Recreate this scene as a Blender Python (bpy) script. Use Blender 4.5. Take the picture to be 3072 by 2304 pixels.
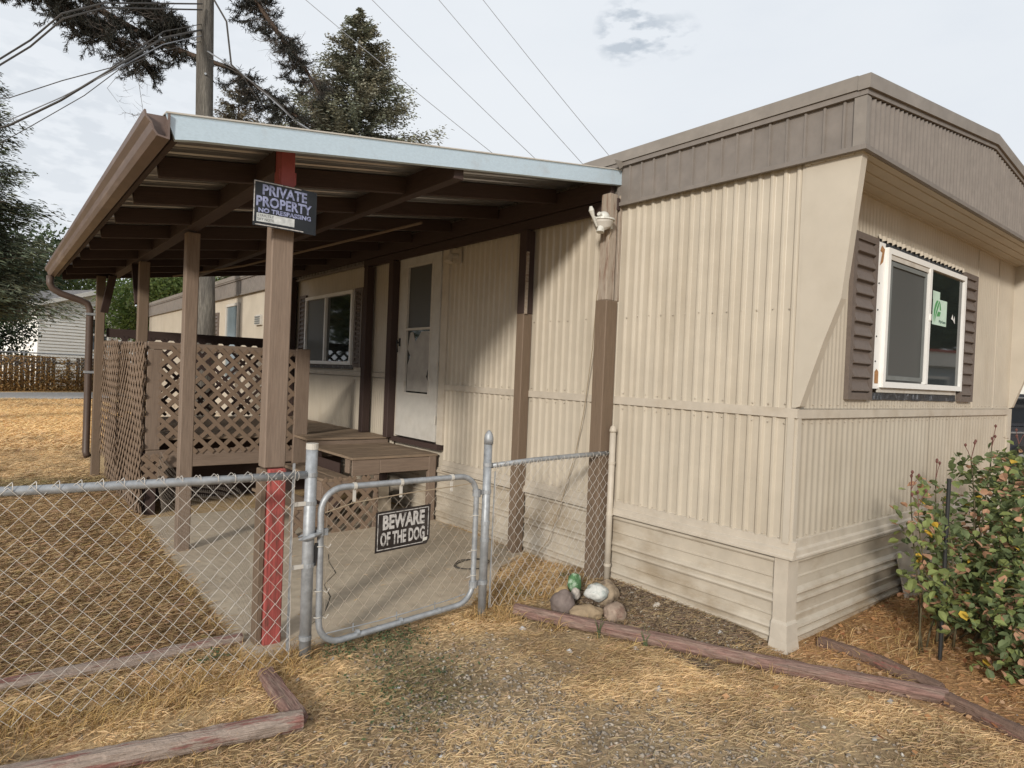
import bpy, bmesh, math, random
import numpy as np
from mathutils import Vector, Matrix, noise

random.seed(7); np.random.seed(7)
R_ = math.radians
for o in list(bpy.data.objects): bpy.data.objects.remove(o)
SC = bpy.context.scene
COL = SC.collection

# ------------------------------------------------------------------ camera, sky, sun, exposure
cam_d = bpy.data.cameras.new('camera'); cam = bpy.data.objects.new('camera', cam_d); COL.objects.link(cam)
cam_d.sensor_width = 36.0; cam_d.lens = 36.0 * 1937.67 / 3072.0
cam_d.clip_start = 0.05; cam_d.clip_end = 2000
Rv = Vector((0.77742877, -0.62757616, 0.04186487)); Uv = Vector((-0.02429907, 0.03654336, 0.9990366)); Fv = Vector((0.62850144, 0.77769708, -0.01316035))
m = Matrix.Identity(4)
for i in range(3):
    m[i][0] = Rv[i]; m[i][1] = Uv[i]; m[i][2] = -Fv[i]
m[0][3], m[1][3], m[2][3] = -3.67590, -1.89448, 1.55
cam.matrix_world = m
SC.camera = cam
SC.view_settings.view_transform = 'Standard'; SC.view_settings.look = 'None'
SC.view_settings.exposure = 0.38; SC.view_settings.gamma = 1.0; SC.view_settings.use_curve_mapping = False

SUN_EL, SUN_AZ = R_(19.5), math.atan2(-0.82, -0.57)      # azimuth measured from +Y towards +X
sd = bpy.data.lights.new('sun', 'SUN'); sun = bpy.data.objects.new('sun', sd); COL.objects.link(sun)
sd.energy = 2.45; sd.angle = R_(7.0); sd.color = (1.0, 0.94, 0.85)
to_sun = Vector((math.sin(SUN_AZ) * math.cos(SUN_EL), math.cos(SUN_AZ) * math.cos(SUN_EL), math.sin(SUN_EL)))
sun.rotation_mode = 'QUATERNION'; sun.rotation_quaternion = to_sun.to_track_quat('Z', 'Y'); sun.location = to_sun * 50

W = bpy.data.worlds.new('World'); SC.world = W; W.use_nodes = True
nt = W.node_tree; nt.nodes.clear()
def N(t, **k):
    n = nt.nodes.new(t)
    for a, b in k.items(): setattr(n, a, b)
    return n
out = N('ShaderNodeOutputWorld'); bg = N('ShaderNodeBackground'); sky = N('ShaderNodeTexSky', sky_type='NISHITA')
sky.sun_disc = False; sky.sun_elevation = SUN_EL; sky.sun_rotation = SUN_AZ % (2 * math.pi)
bg.inputs['Strength'].default_value = 0.10
tc = N('ShaderNodeTexCoord'); mp = N('ShaderNodeMapping'); mp.inputs['Scale'].default_value = (1.0, 1.0, 2.6)
n1 = N('ShaderNodeTexNoise'); n1.inputs['Scale'].default_value = 1.7; n1.inputs['Detail'].default_value = 7; n1.inputs['Roughness'].default_value = 0.55
r1 = N('ShaderNodeValToRGB')      # cloud brightness
r1.color_ramp.elements[0].position = 0.32; r1.color_ramp.elements[0].color = (6.0, 6.35, 6.8, 1)
r1.color_ramp.elements[1].position = 0.62; r1.color_ramp.elements[1].color = (6.4, 6.7, 7.05, 1)
r2 = N('ShaderNodeValToRGB')      # how far the cloud covers the blue
r2.color_ramp.elements[0].position = 0.28; r2.color_ramp.elements[0].color = (0.96, 0.96, 0.96, 1)
r2.color_ramp.elements[1].position = 0.42; r2.color_ramp.elements[1].color = (1, 1, 1, 1)
mx = N('ShaderNodeMixRGB')
L = nt.links.new
L(tc.outputs['Generated'], mp.inputs['Vector']); L(mp.outputs['Vector'], n1.inputs['Vector'])
L(n1.outputs['Fac'], r1.inputs['Fac']); L(n1.outputs['Fac'], r2.inputs['Fac'])
L(r2.outputs['Color'], mx.inputs['Fac']); L(sky.outputs['Color'], mx.inputs['Color1']); L(r1.outputs['Color'], mx.inputs['Color2'])
# two small grey scud clouds hanging under the white layer
last = mx.outputs['Color']
for (dv, s0, s1, dark) in (((0.752, 0.689, 0.540), 0.9990, 0.99965, 0.75), ((0.786, 0.662, 0.536), 0.9994, 0.99985, 0.6), ((0.816, 0.634, 0.535), 0.9995, 0.9999, 0.45), ((0.05, 0.98, 0.24), 0.990, 0.9975, 0.2), ((0.10, 0.95, 0.42), 0.975, 0.999, 0.13)):
    v = Vector(dv).normalized()
    dp = N('ShaderNodeVectorMath', operation='DOT_PRODUCT'); dp.inputs[1].default_value = v
    nn = N('ShaderNodeTexNoise'); nn.inputs['Scale'].default_value = 26; nn.inputs['Detail'].default_value = 5
    mr = N('ShaderNodeMapRange'); mr.inputs['From Min'].default_value = s0; mr.inputs['From Max'].default_value = s1
    ml = N('ShaderNodeMath', operation='MULTIPLY'); rr = N('ShaderNodeMapRange'); rr.inputs['From Min'].default_value = 0.43; rr.inputs['From Max'].default_value = 0.56
    ms = N('ShaderNodeMath', operation='MULTIPLY'); ms.inputs[1].default_value = dark
    mm = N('ShaderNodeMixRGB'); mm.inputs['Color2'].default_value = (3.6, 4.1, 4.7, 1)
    L(tc.outputs['Generated'], dp.inputs[0]); L(mp.outputs['Vector'], nn.inputs['Vector']); L(dp.outputs['Value'], mr.inputs['Value'])
    L(nn.outputs['Fac'], rr.inputs['Value']); L(mr.outputs['Result'], ml.inputs[0]); L(rr.outputs['Result'], ml.inputs[1])
    L(ml.outputs[0], ms.inputs[0]); L(ms.outputs[0], mm.inputs['Fac']); L(last, mm.inputs['Color1']); last = mm.outputs['Color']
L(last, bg.inputs['Color']); L(bg.outputs[0], out.inputs[0])

# ------------------------------------------------------------------ materials
def mat(name, col, rough=0.7, spec=0.35, metal=0.0, nscale=8, var=0.10, nmap=(1, 1, 1), bump=0.0, bdist=0.01, stain=None, sscale=1.5, smap=(1, 1, 1), spos=(0.5, 0.65), samt=1.0, attr=None, detail=6, spos_fac=1.0, rnd=True, trans=0.0):
    mt = bpy.data.materials.new(name); mt.use_nodes = True; t = mt.node_tree; t.nodes.clear(); K = t.links.new
    def n(ty, **k):
        q = t.nodes.new(ty)
        for a, b in k.items(): setattr(q, a, b)
        return q
    o = n('ShaderNodeOutputMaterial'); p = n('ShaderNodeBsdfPrincipled')
    p.inputs['Roughness'].default_value = rough; p.inputs['Metallic'].default_value = metal
    p.inputs['Specular IOR Level'].default_value = spec
    c = n('ShaderNodeTexCoord'); src = c.outputs['Object']
    if rnd:
        oi = n('ShaderNodeObjectInfo'); add = n('ShaderNodeVectorMath', operation='ADD'); sc = n('ShaderNodeMath', operation='MULTIPLY'); sc.inputs[1].default_value = 37.0
        K(oi.outputs['Random'], sc.inputs[0]); K(src, add.inputs[0]); K(sc.outputs[0], add.inputs[1]); src = add.outputs[0]
    m1 = n('ShaderNodeMapping'); m1.inputs['Scale'].default_value = nmap; K(src, m1.inputs['Vector'])
    x1 = n('ShaderNodeTexNoise'); x1.inputs['Scale'].default_value = nscale; x1.inputs['Detail'].default_value = detail; x1.inputs['Roughness'].default_value = 0.6; K(m1.outputs[0], x1.inputs['Vector'])
    mr = n('ShaderNodeMapRange'); mr.inputs['From Min'].default_value = 0.3; mr.inputs['From Max'].default_value = 0.7
    mr.inputs['To Min'].default_value = 1 - var; mr.inputs['To Max'].default_value = 1 + var; K(x1.outputs['Fac'], mr.inputs['Value'])
    base = None
    if attr:
        a = n('ShaderNodeAttribute', attribute_name=attr); base = a.outputs['Color']
    else:
        rg = n('ShaderNodeRGB'); rg.outputs[0].default_value = (*col, 1); base = rg.outputs[0]
    if stain:
        m2 = n('ShaderNodeMapping'); m2.inputs['Scale'].default_value = smap; K(src, m2.inputs['Vector'])
        x2 = n('ShaderNodeTexNoise'); x2.inputs['Scale'].default_value = sscale; x2.inputs['Detail'].default_value = 8; x2.inputs['Roughness'].default_value = 0.65; K(m2.outputs[0], x2.inputs['Vector'])
        r = n('ShaderNodeMapRange'); r.inputs['From Min'].default_value = spos[0]; r.inputs['From Max'].default_value = spos[1]; r.inputs['To Max'].default_value = samt; K(x2.outputs['Fac'], r.inputs['Value'])
        mi = n('ShaderNodeMixRGB'); K(r.outputs[0], mi.inputs['Fac']); K(base, mi.inputs['Color1']); mi.inputs['Color2'].default_value = (*stain, 1); base = mi.outputs[0]
    mu = n('ShaderNodeVectorMath', operation='SCALE'); K(base, mu.inputs[0]); K(mr.outputs[0], mu.inputs['Scale'])
    K(mu.outputs[0], p.inputs['Base Color'])
    if bump:
        b = n('ShaderNodeBump'); b.inputs['Strength'].default_value = bump; b.inputs['Distance'].default_value = bdist; K(x1.outputs['Fac'], b.inputs['Height']); K(b.outputs[0], p.inputs['Normal'])
    if trans:
        tr = n('ShaderNodeBsdfTranslucent'); K(mu.outputs[0], tr.inputs['Color']); ad = n('ShaderNodeMixShader'); ad.inputs[0].default_value = trans
        K(p.outputs[0], ad.inputs[1]); K(tr.outputs[0], ad.inputs[2]); K(ad.outputs[0], o.inputs[0])
    else:
        K(p.outputs[0], o.inputs[0])
    return mt

WOODMAP = (1.2, 22, 22)
M = dict(
 siding=mat('cream_metal_siding', (0.475, 0.42, 0.338), 0.42, 0.45, var=0.07, nscale=3, bump=0.3, bdist=0.012, stain=(0.385, 0.325, 0.245), sscale=1.3, smap=(3, 3, 0.5), spos=(0.48, 0.75), samt=0.6, rnd=False),
 smooth=mat('cream_smooth_panel', (0.475, 0.425, 0.35), 0.5, 0.35, var=0.05, nscale=4, bump=0.12, bdist=0.012, stain=(0.39, 0.335, 0.26), sscale=2.2, smap=(1, 1, 0.7), spos=(0.5, 0.8), samt=0.5, rnd=False),
 trim=mat('cream_trim', (0.48, 0.425, 0.35), 0.5, 0.35, var=0.08, nscale=10, stain=(0.33, 0.26, 0.18), sscale=4, spos=(0.52, 0.75), samt=0.5, rnd=False),
 skirt=mat('cream_skirting', (0.48, 0.425, 0.345), 0.4, 0.5, var=0.08, nscale=6, stain=(0.30, 0.235, 0.16), sscale=1.6, smap=(1, 1, 2.5), spos=(0.48, 0.68), samt=0.8, rnd=False),
 fascia=mat('brown_metal_fascia', (0.19, 0.166, 0.146), 0.5, 0.4, var=0.12, nscale=9, stain=(0.235, 0.20, 0.175), sscale=5, spos=(0.55, 0.75), samt=0.5, rnd=False),
 cap=mat('brown_roof_edge', (0.22, 0.195, 0.17), 0.5, 0.4, var=0.10, nscale=8, stain=(0.28, 0.25, 0.22), sscale=3, rnd=False, samt=0.5),
 rooftop=mat('pale_roof_coating', (0.5, 0.5, 0.48), 0.7, var=0.1),
 shutter=mat('brown_shutter', (0.135, 0.108, 0.092), 0.5, 0.4, var=0.12, nscale=30),
 vinyl=mat('white_vinyl', (0.78, 0.77, 0.74), 0.35, 0.5, var=0.03, nscale=20),
 vinylold=mat('chalky_white_paint', (0.50, 0.47, 0.42), 0.6, 0.3, var=0.08, nscale=14, stain=(0.33, 0.27, 0.20), sscale=5, spos=(0.55, 0.72), samt=0.6),
 rust=mat('brown_label_remains', (0.33, 0.17, 0.07), 0.8, var=0.3, nscale=60),
 wrap=mat('black_house_wrap', (0.035, 0.037, 0.04), 0.45, 0.5, var=0.5, nscale=30, bump=0.5, bdist=0.01, stain=(0.16, 0.17, 0.19), sscale=22, spos=(0.55, 0.62), samt=0.8),
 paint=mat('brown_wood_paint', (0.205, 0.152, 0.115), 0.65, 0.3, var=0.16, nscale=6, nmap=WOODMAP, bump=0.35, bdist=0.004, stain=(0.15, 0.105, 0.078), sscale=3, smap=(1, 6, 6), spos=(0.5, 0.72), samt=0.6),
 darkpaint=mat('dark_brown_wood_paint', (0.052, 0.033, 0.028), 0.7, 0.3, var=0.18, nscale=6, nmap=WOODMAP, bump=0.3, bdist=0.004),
 postwall=mat('brown_post_paint', (0.165, 0.118, 0.082), 0.65, 0.3, var=0.14, nscale=6, nmap=WOODMAP, bump=0.35, bdist=0.004),
 rawwood=mat('bare_grey_wood', (0.34, 0.285, 0.23), 0.8, 0.2, var=0.2, nscale=7, nmap=WOODMAP, bump=0.5, bdist=0.004, stain=(0.20, 0.13, 0.095), sscale=5, smap=(1, 10, 10)),
 redpaint=mat('red_post_paint', (0.36, 0.085, 0.075), 0.7, 0.25, var=0.3, nscale=5, nmap=WOODMAP, bump=0.4, bdist=0.004, stain=(0.20, 0.075, 0.06), sscale=11, smap=(1, 3, 3), spos=(0.5, 0.64)),
 reddark=mat('dull_red_bracket', (0.30, 0.075, 0.07), 0.6, 0.3, var=0.1, nscale=20),
 deck=mat('worn_deck_paint', (0.25, 0.185, 0.13), 0.75, 0.2, var=0.16, nscale=5, nmap=WOODMAP, bump=0.4, bdist=0.004, stain=(0.17, 0.125, 0.09), sscale=4, smap=(1, 5, 5)),
 lattice=mat('brown_lattice_paint', (0.20, 0.142, 0.10), 0.7, 0.25, var=0.12, nscale=8, nmap=WOODMAP, bump=0.3, bdist=0.002),
 galv=mat('galvanized_pipe', (0.34, 0.355, 0.37), 0.5, 0.5, metal=0.4, var=0.22, nscale=26, bump=0.1, bdist=0.002, stain=(0.24, 0.25, 0.26), sscale=9, spos=(0.5, 0.7), samt=0.7),
 wire=mat('galvanized_wire', (0.52, 0.49, 0.45), 0.5, 0.5, metal=0.1, var=0.15, nscale=30, stain=(0.42, 0.35, 0.28), sscale=3, spos=(0.5, 0.7), rnd=False),
 gatewire=mat('rusty_gate_wire', (0.40, 0.34, 0.27), 0.6, 0.4, metal=0.1, var=0.2, nscale=20, rnd=False),
 thinwire=mat('old_netting_wire', (0.26, 0.22, 0.18), 0.7, metal=0.2, var=0.2, nscale=30, rnd=False),
 roofmetal=mat('corrugated_roof_sheet', (0.42, 0.42, 0.43), 0.32, 0.5, metal=0.8, var=0.12, nscale=5, rnd=False),
 bluefascia=mat('galvanized_edge_flashing', (0.46, 0.56, 0.635), 0.45, 0.5, metal=0.1, var=0.07, nscale=70, nmap=(1, 1, 2), stain=(0.40, 0.44, 0.47), sscale=6, spos=(0.55, 0.72), samt=0.6, rnd=False),
 spout=mat('brown_downspout', (0.085, 0.058, 0.045), 0.5, 0.35, var=0.1, nscale=8),
 browngutter=mat('brown_gutter', (0.14, 0.10, 0.085), 0.45, 0.45, var=0.12, nscale=8, stain=(0.26, 0.20, 0.165), sscale=4, smap=(1, .3, 4), samt=0.6, rnd=False),
 concrete=mat('concrete', (0.50, 0.425, 0.325), 0.9, 0.2, var=0.14, nscale=14, bump=0.3, bdist=0.006, stain=(0.37, 0.30, 0.225), sscale=1.8, spos=(0.45, 0.7), samt=0.7, rnd=False, detail=10),
 glass=mat('dark_window_glass', (0.018, 0.022, 0.02), 0.04, 0.9, var=0.05, nscale=2),
 screen=mat('insect_screen', (0.078, 0.080, 0.076), 0.45, 0.4, var=0.12, nscale=300),
 screenframe=mat('grey_screen_frame', (0.16, 0.17, 0.165), 0.5, 0.4),
 black=mat('black_enamel', (0.018, 0.014, 0.013), 0.42, 0.5, var=0.3, nscale=30, stain=(0.05, 0.045, 0.042), sscale=12, spos=(0.5, 0.7)),
 signgrey=mat('black_sign_face', (0.018, 0.021, 0.025), 0.40, 0.3, var=0.3, nscale=10, bump=0.12, bdist=0.02),
 signwhite=mat('worn_white_print', (0.46, 0.44, 0.42), 0.5, 0.4, var=0.3, nscale=60, stain=(0.13, 0.12, 0.11), sscale=40, spos=(0.52, 0.62), samt=0.8, rnd=False),
 signblue=mat('faded_bluish_print', (0.27, 0.30, 0.47), 0.4, 0.5, var=0.3, nscale=40, stain=(0.10, 0.11, 0.19), sscale=45, spos=(0.5, 0.62), samt=0.8, rnd=False),
 signsilver=mat('silver_print_band', (0.50, 0.52, 0.52), 0.35, 0.5, var=0.3, nscale=30, rnd=False),
 green=mat('green_print', (0.08, 0.28, 0.10), 0.5, rnd=False), paper=mat('pale_green_sticker', (0.48, 0.62, 0.52), 0.5, rnd=False), ink=mat('dark_print', (0.05, 0.10, 0.08), 0.5, rnd=False),
 door=mat('aged_white_door', (0.48, 0.46, 0.42), 0.55, 0.35, var=0.07, nscale=9, stain=(0.36, 0.32, 0.27), sscale=3, spos=(0.52, 0.75), samt=0.6),
 doorpaper=mat('peeling_window_film', (0.34, 0.32, 0.29), 0.5, 0.4, var=0.15, nscale=8, stain=(0.10, 0.09, 0.08), sscale=4, spos=(0.62, 0.66), samt=0.8),
 white=mat('white_plastic', (0.58, 0.57, 0.52), 0.4, 0.5, var=0.08, nscale=20, stain=(.40, .38, .33), sscale=12, spos=(.55, .7)),
 rubber=mat('black_rubber', (0.02, 0.02, 0.02), 0.6), cable=mat('dark_cable', (0.055, 0.05, 0.045), 0.6), cablegrey=mat('grey_cable', (0.22, 0.23, 0.25), 0.6),
 tancable=mat('tan_cable', (0.30, 0.235, 0.16), 0.7),
 pole=mat('weathered_pole_wood', (0.115, 0.105, 0.092), 0.9, 0.15, var=0.35, nscale=14, nmap=(5, 5, 0.5), bump=0.9, bdist=0.02, stain=(0.19, 0.175, 0.15), sscale=3, smap=(3, 3, 0.4)),
 bark=mat('conifer_bark', (0.085, 0.062, 0.048), 0.95, 0.1, var=0.4, nscale=12, nmap=(4, 4, 1), bump=0.8, bdist=0.02),
 twig=mat('grey_twig', (0.10, 0.085, 0.075), 0.9, 0.1, rnd=False),
 needles=mat('spruce_needles', (0.045, 0.055, 0.035), 0.75, 0.2, attr='Col', var=0.2, nscale=3, rnd=False, trans=0.12),
 leaves=mat('tree_leaves', (0.1, 0.15, 0.04), 0.65, 0.25, attr='Col', var=0.15, nscale=3, rnd=False, trans=0.3),
 roseleaf=mat('rose_leaf', (0.115, 0.145, 0.062), 0.6, 0.25, var=0.4, nscale=12, trans=0.2),
 roseleaflight=mat('young_rose_leaf', (0.20, 0.235, 0.08), 0.6, 0.25, var=0.3, nscale=12, trans=0.25),
 rosedry=mat('withered_rose_leaf', (0.42, 0.24, 0.15), 0.8, 0.2, var=0.3, nscale=18, trans=0.2),
 roseyellow=mat('yellow_rose_leaf', (0.55, 0.36, 0.05), 0.6, 0.3, var=0.2, nscale=15, trans=0.25),
 rosestem=mat('rose_cane', (0.10, 0.085, 0.05), 0.7, 0.2, var=0.3, nscale=20),
 grass=mat('dry_grass', (0.4, 0.3, 0.15), 0.7, 0.2, attr='Col', var=0.12, nscale=5, rnd=False, trans=0.2),
 pebble=mat('gravel_stone', (0.3, 0.27, 0.24), 0.85, 0.25, attr='Col', var=0.2, nscale=90, rnd=False),
 redlog=mat('flaking_red_paint_log', (0.225, 0.138, 0.115), 0.92, 0.1, var=0.45, nscale=9, nmap=(1, 14, 14), bump=0.9, bdist=0.012, stain=(0.235, 0.165, 0.135), sscale=7, smap=(0.6, 5, 5), spos=(0.44, 0.56)),
 greylog=mat('weathered_grey_log', (0.34, 0.27, 0.225), 0.9, 0.12, var=0.3, nscale=9, nmap=(1, 16, 16), bump=1.0, bdist=0.014, stain=(0.25, 0.125, 0.105), sscale=7, smap=(0.6, 4, 4), spos=(0.52, 0.60)),
 darklog=mat('weathered_brown_log', (0.175, 0.115, 0.088), 0.9, 0.15, var=0.3, nscale=9, nmap=(1, 16, 16), bump=0.9, bdist=0.012, stain=(0.26, 0.10, 0.085), sscale=7, smap=(0.6, 4, 4), spos=(0.58, 0.66)),
 clap=mat('white_lap_siding', (0.82, 0.82, 0.80), 0.5, 0.3, var=0.04, nscale=3),
 shingle=mat('grey_shingle_roof', (0.16, 0.155, 0.155), 0.9, 0.1, var=0.3, nscale=12),
 fencewood=mat('grey_fence_board', (0.085, 0.07, 0.06), 0.9, 0.1, var=0.3, nscale=5, nmap=WOODMAP),
 car=mat('dark_grey_car_paint', (0.03, 0.033, 0.04), 0.25, 0.6, var=0.05), carglass=mat('car_glass', (0.01, 0.012, 0.015), 0.04, 0.9), chrome=mat('chrome_strip', (0.75, 0.75, 0.75), 0.2, metal=0.9),
 rvwhite=mat('white_camper_panel', (0.78, 0.78, 0.74), 0.4), teal=mat('teal_awning', (0.05, 0.42, 0.42), 0.6),
 nbwall=mat('grey_blue_siding', (0.34, 0.37, 0.40), 0.6, var=0.08), redtrim=mat('red_trim', (0.4, 0.08, 0.06), 0.6),
)

# ------------------------------------------------------------------ helpers
WM = {}
def thing(name, label, cat, loc=(0, 0, 0), group=None, kind=None):
    e = bpy.data.objects.new(name, None); e.empty_display_size = 0.1; COL.objects.link(e); e.location = loc
    WM[e] = Matrix.Translation(loc); tag(e, label, cat, group, kind); return e
def tag(o, label=None, cat=None, group=None, kind=None):
    if label: o['label'] = label
    if cat: o['category'] = cat
    if group: o['group'] = group
    if kind: o['kind'] = kind
    return o
def link(name, me, parent=None, mtx=None, kind=None, label=None):
    o = bpy.data.objects.new(name, me); COL.objects.link(o); mtx = mtx or Matrix.Identity(4)
    o.matrix_basis = mtx; WM[o] = mtx
    if parent is not None:
        o.parent = parent; o.matrix_parent_inverse = WM[parent].inverted()
    if kind: o['kind'] = kind
    if label: o['label'] = label
    return o
class MB:
    def __init__(s): s.v = []; s.f = []
    def add(s, vs, fs):
        b = len(s.v); s.v += [tuple(x) for x in vs]; s.f += [tuple(b + i for i in f) for f in fs]; return s
    def box(s, a, b):
        x0, y0, z0 = a; x1, y1, z1 = b
        return s.add([(x0, y0, z0), (x1, y0, z0), (x1, y1, z0), (x0, y1, z0), (x0, y0, z1), (x1, y0, z1), (x1, y1, z1), (x0, y1, z1)],
                     [(0, 3, 2, 1), (4, 5, 6, 7), (0, 1, 5, 4), (1, 2, 6, 5), (2, 3, 7, 6), (3, 0, 4, 7)])
    def tube(s, path, r, n=8, cap=True):
        P = [Vector(p) for p in path]; rs = r if isinstance(r, (list, tuple)) else [r] * len(P); vs = []; fs = []; pu = None
        for i, p in enumerate(P):
            t = (P[min(i + 1, len(P) - 1)] - P[max(i - 1, 0)]);
            if t.length < 1e-9: t = Vector((0, 0, 1))
            t.normalize()
            if pu is None: pu = t.orthogonal().normalized()
            u = (pu - t * pu.dot(t));
            if u.length < 1e-6: u = t.orthogonal()
            u.normalize(); pu = u; w = t.cross(u)
            for k in range(n):
                a = 2 * math.pi * k / n; vs.append(p + (u * math.cos(a) + w * math.sin(a)) * rs[i])
        for i in range(len(P) - 1):
            for k in range(n): fs.append((i * n + k, i * n + (k + 1) % n, (i + 1) * n + (k + 1) % n, (i + 1) * n + k))
        if cap: fs.append(tuple(range(n - 1, -1, -1))); fs.append(tuple((len(P) - 1) * n + k for k in range(n)))
        return s.add(vs, fs)
    def prism(s, poly, ax, a, b):   # polygon given in the two other axes, extruded along axis ax
        n = len(poly)
        def pt(p, c): q = list(p); q.insert(ax, c); return tuple(q)
        vs = [pt(p, a) for p in poly] + [pt(p, b) for p in poly]
        return s.add(vs, [tuple(range(n))[::-1], tuple(range(n, 2 * n))] + [(i, (i + 1) % n, n + (i + 1) % n, n + i) for i in range(n)])
    def mesh(s, name, smooth=False):
        me = bpy.data.meshes.new(name); me.from_pydata(s.v, [], s.f); 
        bm = bmesh.new(); bm.from_mesh(me); bmesh.ops.recalc_face_normals(bm, faces=bm.faces); bm.to_mesh(me); bm.free()
        if smooth: me.shade_smooth()
        return me
    def obj(s, name, mt, parent=None, smooth=False, kind=None, label=None, mtx=None):
        me = s.mesh(name, smooth); me.materials.append(M[mt]); return link(name, me, parent, mtx, kind, label)
_cache = {}
def board(name, parent, mt, p0, p1, w, t, up=(0, 0, 1), bev=0.003, label=None, off=0):
    """A sawn piece of timber from p0 to p1: w across, t along up; bevelled, mesh shared between pieces of one size."""
    p0 = Vector(p0); p1 = Vector(p1); d = p1 - p0; L_ = d.length; x = d / L_; u = Vector(up); u = (u - x * u.dot(x)).normalized(); y = u.cross(x)
    key = (round(L_, 2), round(w, 4), round(t, 4), mt, bev)
    if key not in _cache:
        l2, w2, t2 = key[0] / 2, w / 2, t / 2; b = min(bev, w2 * .4, t2 * .4); bm = bmesh.new()
        bmesh.ops.create_cube(bm, size=1.0)
        bmesh.ops.scale(bm, vec=(l2 * 2, w, t), verts=bm.verts)
        if bev > 0: bmesh.ops.bevel(bm, geom=list(bm.edges), offset=b, segments=1, affect='EDGES')
        me = bpy.data.meshes.new(name); bm.to_mesh(me); bm.free(); me.materials.append(M[mt]); _cache[key] = me
    mm = Matrix.Identity(4); c = (p0 + p1) / 2
    for i in range(3): mm[i][0], mm[i][1], mm[i][2], mm[i][3] = x[i], y[i], u[i], c[i]
    return link(name, _cache[key], parent, mm, label=label)
def arc(c, r, a0, a1, n, ax1, ax2):
    c = Vector(c); a1_, a2_ = Vector(ax1), Vector(ax2)
    return [c + a1_ * r * math.cos(a0 + (a1 - a0) * i / n) + a2_ * r * math.sin(a0 + (a1 - a0) * i / n) for i in range(n + 1)]
def text_mesh(name, s, size, mt, parent, origin, xdir, updir, bold=0.0, depth=0.001, align='LEFT', xs=1.0, fit=None):
    c = bpy.data.curves.new(name, 'FONT'); c.body = s; c.size = size; c.extrude = depth; c.offset = bold; c.align_x = align; c.space_character = 1.02; c.resolution_u = 3
    o = bpy.data.objects.new(name, c); COL.objects.link(o); dg = bpy.context.evaluated_depsgraph_get(); me = bpy.data.meshes.new_from_object(o.evaluated_get(dg)); bpy.data.objects.remove(o)
    x = Vector(xdir).normalized(); u = Vector(updir).normalized(); z = x.cross(u)
    mm = Matrix.Identity(4)
    for i in range(3): mm[i][0], mm[i][1], mm[i][2], mm[i][3] = x[i] * xs, u[i], z[i], origin[i]
    if fit:
        xs_f = [v.co.x for v in me.vertices]; ys_f = [v.co.y for v in me.vertices]; kx = fit[0] / (max(xs_f) - min(xs_f)); ky = fit[1] / (max(ys_f) - min(ys_f)); x0f, y0f = min(xs_f), min(ys_f)
        for v in me.vertices: v.co.x = (v.co.x - x0f) * kx; v.co.y = (v.co.y - y0f) * ky
    me.transform(mm); me.materials.clear(); me.materials.append(M[mt])
    return link(name, me, parent, kind=None)
def corrugated(name, parent, mt, o, ud, nd, L_, z0, z1, pitch, amp, prof='trap', ztop=None, phase=0.0):
    """Sheet with vertical ribs: runs along ud from o, ribs stand out along nd."""
    ud, nd, o = Vector(ud), Vector(nd), Vector(o); pts = []
    k = -1
    P = {'trap': ((0, 0), (0.30, 0), (0.42, 1), (0.72, 1), (0.86, 0)), 'crisp': ((0, 0), (0.26, 0), (0.30, .12), (0.40, .92), (0.44, 1), (0.58, 1), (0.62, .92), (0.74, .10), (.78, 0)), 'rib': ((0, 0), (0.78, 0), (0.82, 1), (0.93, 1), (0.97, 0)), 'wave': ((0, 0.07), (.125, .0), (.25, .2), (.375, .55), (.5, .93), (.625, 1), (.75, .8), (.875, .45))}[prof]
    n = int(L_ / pitch) + 3
    for k in range(-1, n):
        for (a, h) in P:
            s = (k + a + phase) * pitch
            if 0 < s < L_: pts.append((s, h * amp))
    pts = [(0, 0)] + pts + [(L_, 0)]
    vs = []; fs = []
    for (s, h) in pts:
        p = o + ud * s + nd * h; zt = z1 if ztop is None else ztop(s)
        vs += [(p.x, p.y, z0), (p.x, p.y, zt)]
    for i in range(len(pts) - 1): fs.append((2 * i, 2 * i + 2, 2 * i + 3, 2 * i + 1))
    mb = MB().add(vs, fs); return mb.obj(name, mt, parent)

# numpy value noise for ground heights and colours
_rg = np.random.RandomState(3).rand(256, 256)
def vnoise(x, y, s):
    x = np.asarray(x) / s + 71.3; y = np.asarray(y) / s + 37.7; xi = np.floor(x).astype(int); yi = np.floor(y).astype(int); fx = x - xi; fy = y - yi
    fx = fx * fx * (3 - 2 * fx); fy = fy * fy * (3 - 2 * fy); g = lambda a, b: _rg[a % 256, b % 256]
    return (g(xi, yi) * (1 - fx) + g(xi + 1, yi) * fx) * (1 - fy) + (g(xi, yi + 1) * (1 - fx) + g(xi + 1, yi + 1) * fx) * fy
def fbm(x, y, s, o=4):
    t = 0; a = 1; w = 0
    for k in range(o): t = t + a * vnoise(x + 13 * k, y - 7 * k, s / 2 ** k); w += a; a *= .55
    return t / w
def ss(a, b, x): t = np.clip((x - a) / (b - a), 0, 1); return t * t * (3 - 2 * t)
def ell(x, y, cx, cy, rx, ry, ang=0.0, soft=0.5):
    c, s = math.cos(ang), math.sin(ang); dx = x - cx; dy = y - cy; q = np.sqrt(((dx * c + dy * s) / rx) ** 2 + ((-dx * s + dy * c) / ry) ** 2)
    return 1 - ss(1 - soft, 1 + soft, q + (fbm(x, y, .25) - .5) * .9)
SLAB = [(-2.60, 1.52), (-2.57, 2.15), (-2.56, 3.1), (-2.50, 5.2), (-0.02, 5.2), (-0.02, 2.35), (-0.45, 2.15), (-0.85, 1.75), (-1.12, 1.60), (-1.9, 1.53)]
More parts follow.
